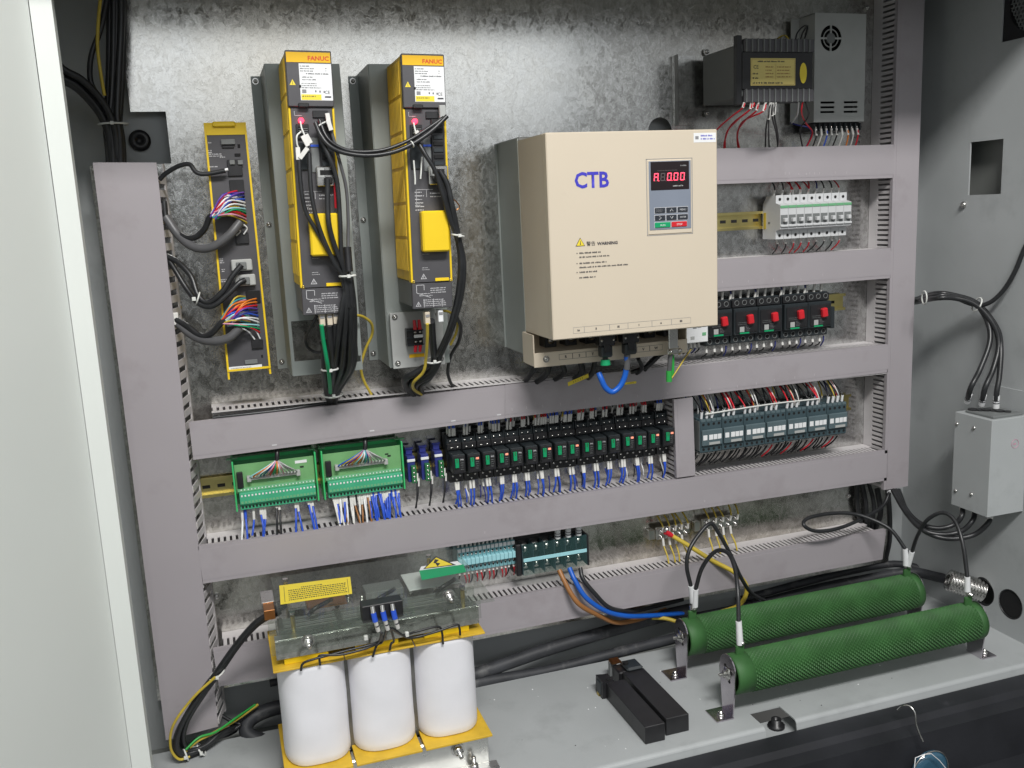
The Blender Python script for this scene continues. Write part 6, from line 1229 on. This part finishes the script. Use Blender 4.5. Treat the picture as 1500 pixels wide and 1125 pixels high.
# ---- incoming harness at the upper left ----------------------------------------------
pv = [(145.3, 45, 1387.7), (138.4, 45, 1328.5), (129.6, 46, 1268.5), (121.9, 48, 1217.9), (116.3, 50, 1185.2), (116.2, 48, 1151.6), (112.2, 44, 1103.2)]
bundle('cable_harness', 'thick black harness dropping into the left duct from above', para(pv, 11, 13, 9), ['rubber'], [5.2, 4.6, 5.8], tie_at=[(pv[4], (0, 0, 1), 21)], n=9)
ph = [(33.2, 80, 1291.8), (56.1, 80, 1255.4), (79.2, 72, 1240), (98.2, 62, 1218.4), (110.2, 56, 1194.8), (116.3, 52, 1166.6), (115, 46, 1125.9)]
bundle('cable_harness', 'side branch of black cables joining the harness from the left', para(ph, 6, 9, 4), ['rubber'], [5.0, 5.6], n=9)
cable('stray_cable', 'single black cable bowing out left of the harness', [(131.4, 55, 1375.3), (116.5, 60, 1325.3), (98.7, 62, 1285.7), (92.4, 60, 1251.5), (98.8, 58, 1226.9), (108.5, 56, 1196.9)], 4.2, 'rubber')
cable('earth_wire', 'yellow-green wire in front of the black harness at the upper left', [(122.4, 62, 1373.5), (114.3, 66, 1333.8), (108.9, 68, 1294.5), (108.9, 68, 1255.2), (110, 66, 1225.8)], 2.6, 'gnd')

# ---- cables between left duct and the thin module ------------------------------------
cable('signal_cable', 'black cable humping over to the upper socket of the thin yellow module', [(174.7, 60, 1099.4), (185, 66, 1108.1), (205.7, 80, 1118.2), (222, 88, 1119.3), (229.9, 95, 1107.3), (242.7, 98, 1103.6), (273.5, 102, 1107.6)], 3.6, 'rubber', sleeves=[((268.4, 102, 1107.8), (277.8, 102, 1109.6), 2.2, 'white')])
cable('signal_cable', 'grey-black cable sagging to the upper fan of coloured wires', [(176.9, 55, 1065.7), (178.7, 60, 1033.7), (197.2, 75, 1011.5), (217.4, 88, 1007.4), (234.1, 100, 1020.4), (241.8, 108, 1035.7), (248.4, 112, 1040.6)], 4.8, 'rubber')
cable('signal_cable', 'thick grey cable sagging lowest under the upper fan of wires', [(177.5, 60, 1041.2), (194.1, 72, 1011.6), (215.9, 90, 992.6), (241.4, 104, 991.5), (268.6, 112, 1008.1), (288.1, 108, 1028.3)], 7.0, 'grey_cable', n=12)
cable('signal_cable', 'upper twin of the black cables to the first grey plug', [(171.9, 60, 980.4), (189.5, 72, 969), (205.9, 86, 947), (213.3, 98, 918.1), (227.5, 106, 905.8), (249.6, 110, 920.7), (267.5, 110, 944.2), (283.7, 108, 961.4)], 4.6, 'rubber')
c = cable('signal_cable', 'lower twin of the black cables to the second grey plug', [(173.5, 58, 977), (183.9, 70, 955.2), (198.5, 84, 925.8), (214, 100, 904.2), (234.1, 110, 900.2), (259.6, 112, 917.9), (276.7, 110, 932.8), (286.7, 106, 937.3)], 4.4, 'rubber')
b = B(); q = (212.8, 98, 912.8); b.ring(q, (1, 0, -.4), 9.5, 1.4, 'nylon'); b.box(q[0]-9, q[0]-3, q[1]+6, q[1]+12, q[2]-3, q[2]+3, 'nylon', .6); b.build('cable_tie', c, rel=False)
cable('signal_cable', 'black cable rising to the lower fan of coloured wires', [(175.3, 60, 878.5), (192.2, 75, 867.6), (211.6, 90, 852.1), (227.7, 104, 856.7), (241.4, 112, 870.6), (250.4, 114, 877.7)], 5.0, 'rubber')
cable('signal_cable', 'grey cable under the lower fan of coloured wires', [(178.6, 60, 870.5), (201, 80, 850.8), (226.3, 100, 843.2), (252.7, 112, 847.8), (271.9, 114, 862.8)], 7.0, 'grey_cable', n=12)
b = B(); q = (174.4, 60, 879.7); b.box(q[0]-5, q[0]+5, q[1]-4, q[1]+4, q[2]-10, q[2]+10, 'sleeve', 1); tag(b.build('duct_clip'), 'small white clip at the side of the left duct by the lower cables', 'clip')

# ---- cables of the drives ------------------------------------------------------------
P1 = [[(373.1, 248, 1110.9), (372.5, 250, 1072.3), (376.3, 250, 1038.2), (390.4, 250, 1008.1), (405, 248, 977.4), (419.1, 245, 948.3), (426.3, 240, 914.9)],
      [(388.4, 248, 1120.1), (386.2, 252, 1076.6), (388, 254, 1042.5), (396.3, 255, 1002.9), (411.3, 252, 962.2), (425.2, 245, 935.7), (428.6, 240, 904.4)],
      [(411.5, 250, 1083.6), (408.2, 252, 1046.6), (407.5, 254, 1017.1), (413.3, 252, 987), (421.8, 248, 961.4), (428.4, 244, 935.4), (432.9, 238, 904)],
      [(405.3, 245, 1143.9), (414.4, 250, 1119.3), (424.3, 250, 1083.1), (424.7, 250, 1026.2), (422.7, 250, 976.5), (426.1, 246, 935.7), (429.8, 240, 894)],
      [(423.4, 240, 1153.6), (431.8, 240, 1109.8), (439.2, 236, 1070.5), (438.7, 236, 1025.6), (434.8, 238, 980.5), (433.4, 240, 940), (435.5, 236, 893.3)]]
bundle('cable_bundle', 'black cables fanned over the yellow block of the left drive and tied below it', P1, ['rubber', 'rubber', 'rubber', 'rubber', 'grey_cable'], [3.2, 3.2, 4.0, 3.4, 2.6], tie_at=[((429.7, 245, 941.5), (0, 0, 1), 12)], n=9)
P2 = []
rr = random.Random(12)
for i in range(9):
    x = 497+i*2.6; bx = 478+i*5.0
    P2.append([(428.9, 244, 941.5) if i % 2 else (433.5, 240, 941), (lambda q: (q[0]+(i-4)*2.2, q[1]-i % 3*4, q[2]))((428.3, 236, 893.8)), (lambda q: (q[0]+(i-4)*3.4, q[1]-i % 3*5, q[2]))((425.2, 205, 838.2)), (lambda q: (q[0]+(i-4)*4.0, q[1]-i % 3*5, q[2]))((423.2, 160, 788.7)), (lambda q: (q[0]+(i-4)*1.6, q[1]-i % 2*5, q[2]))((413.1, 100, 743.6)), (lambda q: (q[0]+(i-4)*1.2, q[1], q[2]))((409.8, 48, 707.3))])
bundle('cable_bundle', 'shiny black cable bundle hanging below the left drive into the duct', P2, ['rubber'], [5.0, 4.4, 5.6], tie_at=[((409.8, 95, 737.2), (0, .2, 1), 17), ((400.4, 170, 791.3), (0, 0, 1), 13)], n=9)
bundle('cable_bundle', 'dark cores from the cream plugs under the left drive', [[(399.4, 220, 867.5), (400.8, 200, 829.1), (404.4, 160, 784.9), (407.1, 90, 739)], [(409.1, 218, 868.6), (407.7, 195, 827.8), (407.7, 150, 783.1), (410, 85, 737.8)], [(394.5, 190, 839.2), (394.1, 160, 791.5), (399.2, 110, 754.9), (407.1, 60, 721.8)]], ['rubber'], [5, 5, 6])
cable('core_wire', 'green core from the first cream plug under the left drive', [(388, 222, 868.7), (390.2, 210, 841.9), (395.5, 190, 801.2), (400.9, 150, 766.9), (405, 110, 742.7)], 3.2, 'emerald')
cable('core_wire', 'thin black wire bowing left below the left drive', [(384.2, 200, 880.5), (375.6, 190, 864.3), (367.5, 170, 844.5), (369.3, 160, 829.1), (381.8, 155, 818.5), (393.7, 165, 819.8)], 2.6, 'rubber')
cable('earth_wire', 'yellow-green wire waving down between the two brackets into the duct', [(449.2, 140, 872.1), (466.6, 125, 865.9), (481.7, 110, 851.9), (483.8, 95, 831.7), (473.3, 85, 808.1), (464.4, 75, 778.1), (467.6, 65, 752.4), (481.2, 55, 721.5)], 2.4, 'gnd')
cable('link_cable', 'pair of black cables strung across from the left drive to the right drive', [(401.1, 245, 1163), (406.6, 252, 1145.1), (417.5, 256, 1129.3), (438.3, 256, 1119.2), (472.7, 256, 1114.5), (508.4, 256, 1118.4), (538.8, 256, 1129.5), (569.5, 254, 1147.7), (595.9, 250, 1169.4)], 3.4, 'rubber', ties=(6,))
cable('link_cable', 'second strand of the pair strung between the two drives', [(407.6, 242, 1167), (414.5, 250, 1143.2), (428.8, 252, 1129.3), (453.9, 252, 1121), (494.1, 252, 1122), (533.9, 252, 1134.8), (568.8, 250, 1154), (591.1, 248, 1167.7)], 2.8, 'rubber')
P3 = [[(549.1, 248, 1132.9), (558.9, 254, 1112.4), (571.5, 256, 1088), (582.3, 254, 1049.4), (591.8, 250, 1013.3), (602.7, 245, 992.1), (608.1, 240, 949.8), (603.5, 230, 901.6), (592.3, 210, 851.8), (580.2, 180, 810.4), (575.5, 150, 786.3)],
      [(579.4, 250, 1090.1), (589.3, 252, 1069.5), (595.7, 252, 1033.7), (603.7, 245, 992.1), (611.9, 238, 949.5), (608.5, 228, 901.1), (597.8, 206, 851), (587.1, 175, 809.2), (580.4, 148, 783.3)],
      [(576.5, 248, 1086.3), (583.6, 250, 1054.6), (594.5, 248, 1013.2), (605.2, 240, 976.2), (607.1, 232, 933.6), (600.7, 220, 884.9), (589.4, 195, 833.9), (579.2, 155, 790.1)]]
bundle('cable_bundle', 'black cables curving down the right edge of the right drive', P3, ['rubber'], [3.4, 4.6, 4.2], tie_at=[((603.7, 245, 992.1), (.2, 0, 1), 9)], n=9)
P4 = [[(560.5, 214, 860.3), (568.4, 180, 822.8), (575.3, 150, 784), (565.6, 130, 761.1), (545.8, 115, 751.3), (542.7, 90, 733.2), (564.9, 60, 713.5)], [(580, 150, 783.6), (572.7, 135, 761.1), (552.5, 115, 745.8), (552.1, 90, 729.8), (570.1, 58, 710.1)], [(565.7, 150, 779.2), (548.5, 140, 767.8), (534.7, 125, 758.7), (536.5, 100, 742.7), (554.4, 65, 720.4)], [(582.4, 170, 806.7), (580.8, 150, 777.7), (569.7, 125, 751.6), (561, 95, 734.5), (573.2, 55, 709.2)], [(558.5, 150, 776.4), (540.2, 140, 765.1), (529.5, 120, 753.7), (540.1, 90, 731), (559.8, 60, 711.5)]]
bundle('cable_bundle', 'black cables tied under the right drive and looping into the duct', P4, ['rubber'], [6, 6, 5.5, 5], tie_at=[((572.7, 152, 786.9), (0, .2, 1), 14)], n=9)
cable('earth_wire', 'yellow wire in front of the tied cables under the right drive', [(551.8, 222, 857.4), (554.1, 205, 832.5), (556.3, 175, 795), (553.5, 160, 770.3), (540.4, 140, 751.1), (545.7, 110, 733.8), (567.7, 70, 714.9)], 2.6, 'gnd')
cable('core_wire', 'pale yellow wire arching right of the foot plate under the right drive', [(579.3, 200, 873.9), (596.2, 190, 869.5), (613.1, 170, 854), (617.1, 150, 832.3), (608.9, 135, 808)], 2.2, 'gnd')
cable('core_wire', 'black wire snaking right of the foot plate down into the duct', [(607.3, 190, 863.1), (621.9, 160, 838.7), (624.8, 130, 811.9), (615.2, 110, 786.6), (612.4, 90, 757.6), (619.8, 70, 734.2), (631.4, 55, 715.6)], 3.0, 'rubber')
cable('core_wire', 'thin red wire loop beside the right drive', [(598.6, 240, 1048.2), (607, 232, 1043.9), (613.8, 225, 1035.5), (608, 225, 1030.5), (602.3, 230, 1030.7)], 1.0, 'copper')
cable('core_wire', 'short red wire beside the metal plug of the left drive', [(422.7, 238, 1080.8), (421.8, 240, 1061.1), (421.2, 240, 1041.3)], 1.8, 'red')
t = thing('black_splice', 'black sleeve on the rightmost cable of the left drive', 'splice', (434.5, 238, 963.3)); b = B(); b.cyl((433.3, 236, 983.6), (432.9, 240, 947.2), 6.5, 'black', 12); b.build('sleeve', t, rel=False)
# slack cable pushing the slipped duct cover forward
cable('duct_cable', 'black cable showing in the gap above the slipped duct cover', [(215.3, 62, 711.6), (267.6, 66, 712.3), (334.7, 66, 713), (404.3, 60, 716.1), (481.8, 55, 714.1)], 3.6, 'rubber')

# ---- hook with blue glass pendant ----------------------------------------------------
t = thing('glass_pendant', 'blue glass disc on a bent chrome hook at the bottom edge', 'pendant', (1328, 480, 48.4))
b = B(); b.tube([(1300.2, 430, 137), (1301.2, 440, 149.9), (1306.8, 450, 154), (1309.8, 460, 145.9), (1309, 465, 128.3), (1312.5, 470, 111), (1316.7, 474, 98.1)], 1.6, 'steel', 8, True, 6); b.build('hook', t, rel=False)
c = (1331.6, 478, 39.8); b = B(); b.lathe((c[0], 470, c[2]), (c[0], 490, c[2]), [(0, .1), (0, 34), (3, 37), (8, 36), (12, 30), (13, 22), (11, .1)], 'glass_blue', 36); b.build('glass_disc', t, rel=False)
b = B(); b.ring((c[0], 478, c[2]), (0, 1, 0), 37.5, 1.6, 'steel', 36); b.build('rim', t, rel=False)
b = B(); b.tube([(1283.8, 492, 60.3), (1285.6, 492, 85.4), (1303.9, 492, 87.4), (1318.3, 492, 85.1), (1336.3, 492, 67.9), (1350.2, 492, 50.2), (1355.3, 492, 35.9)], .8, 'white', 6, True, 1); b.build('white_cord', t, rel=False)
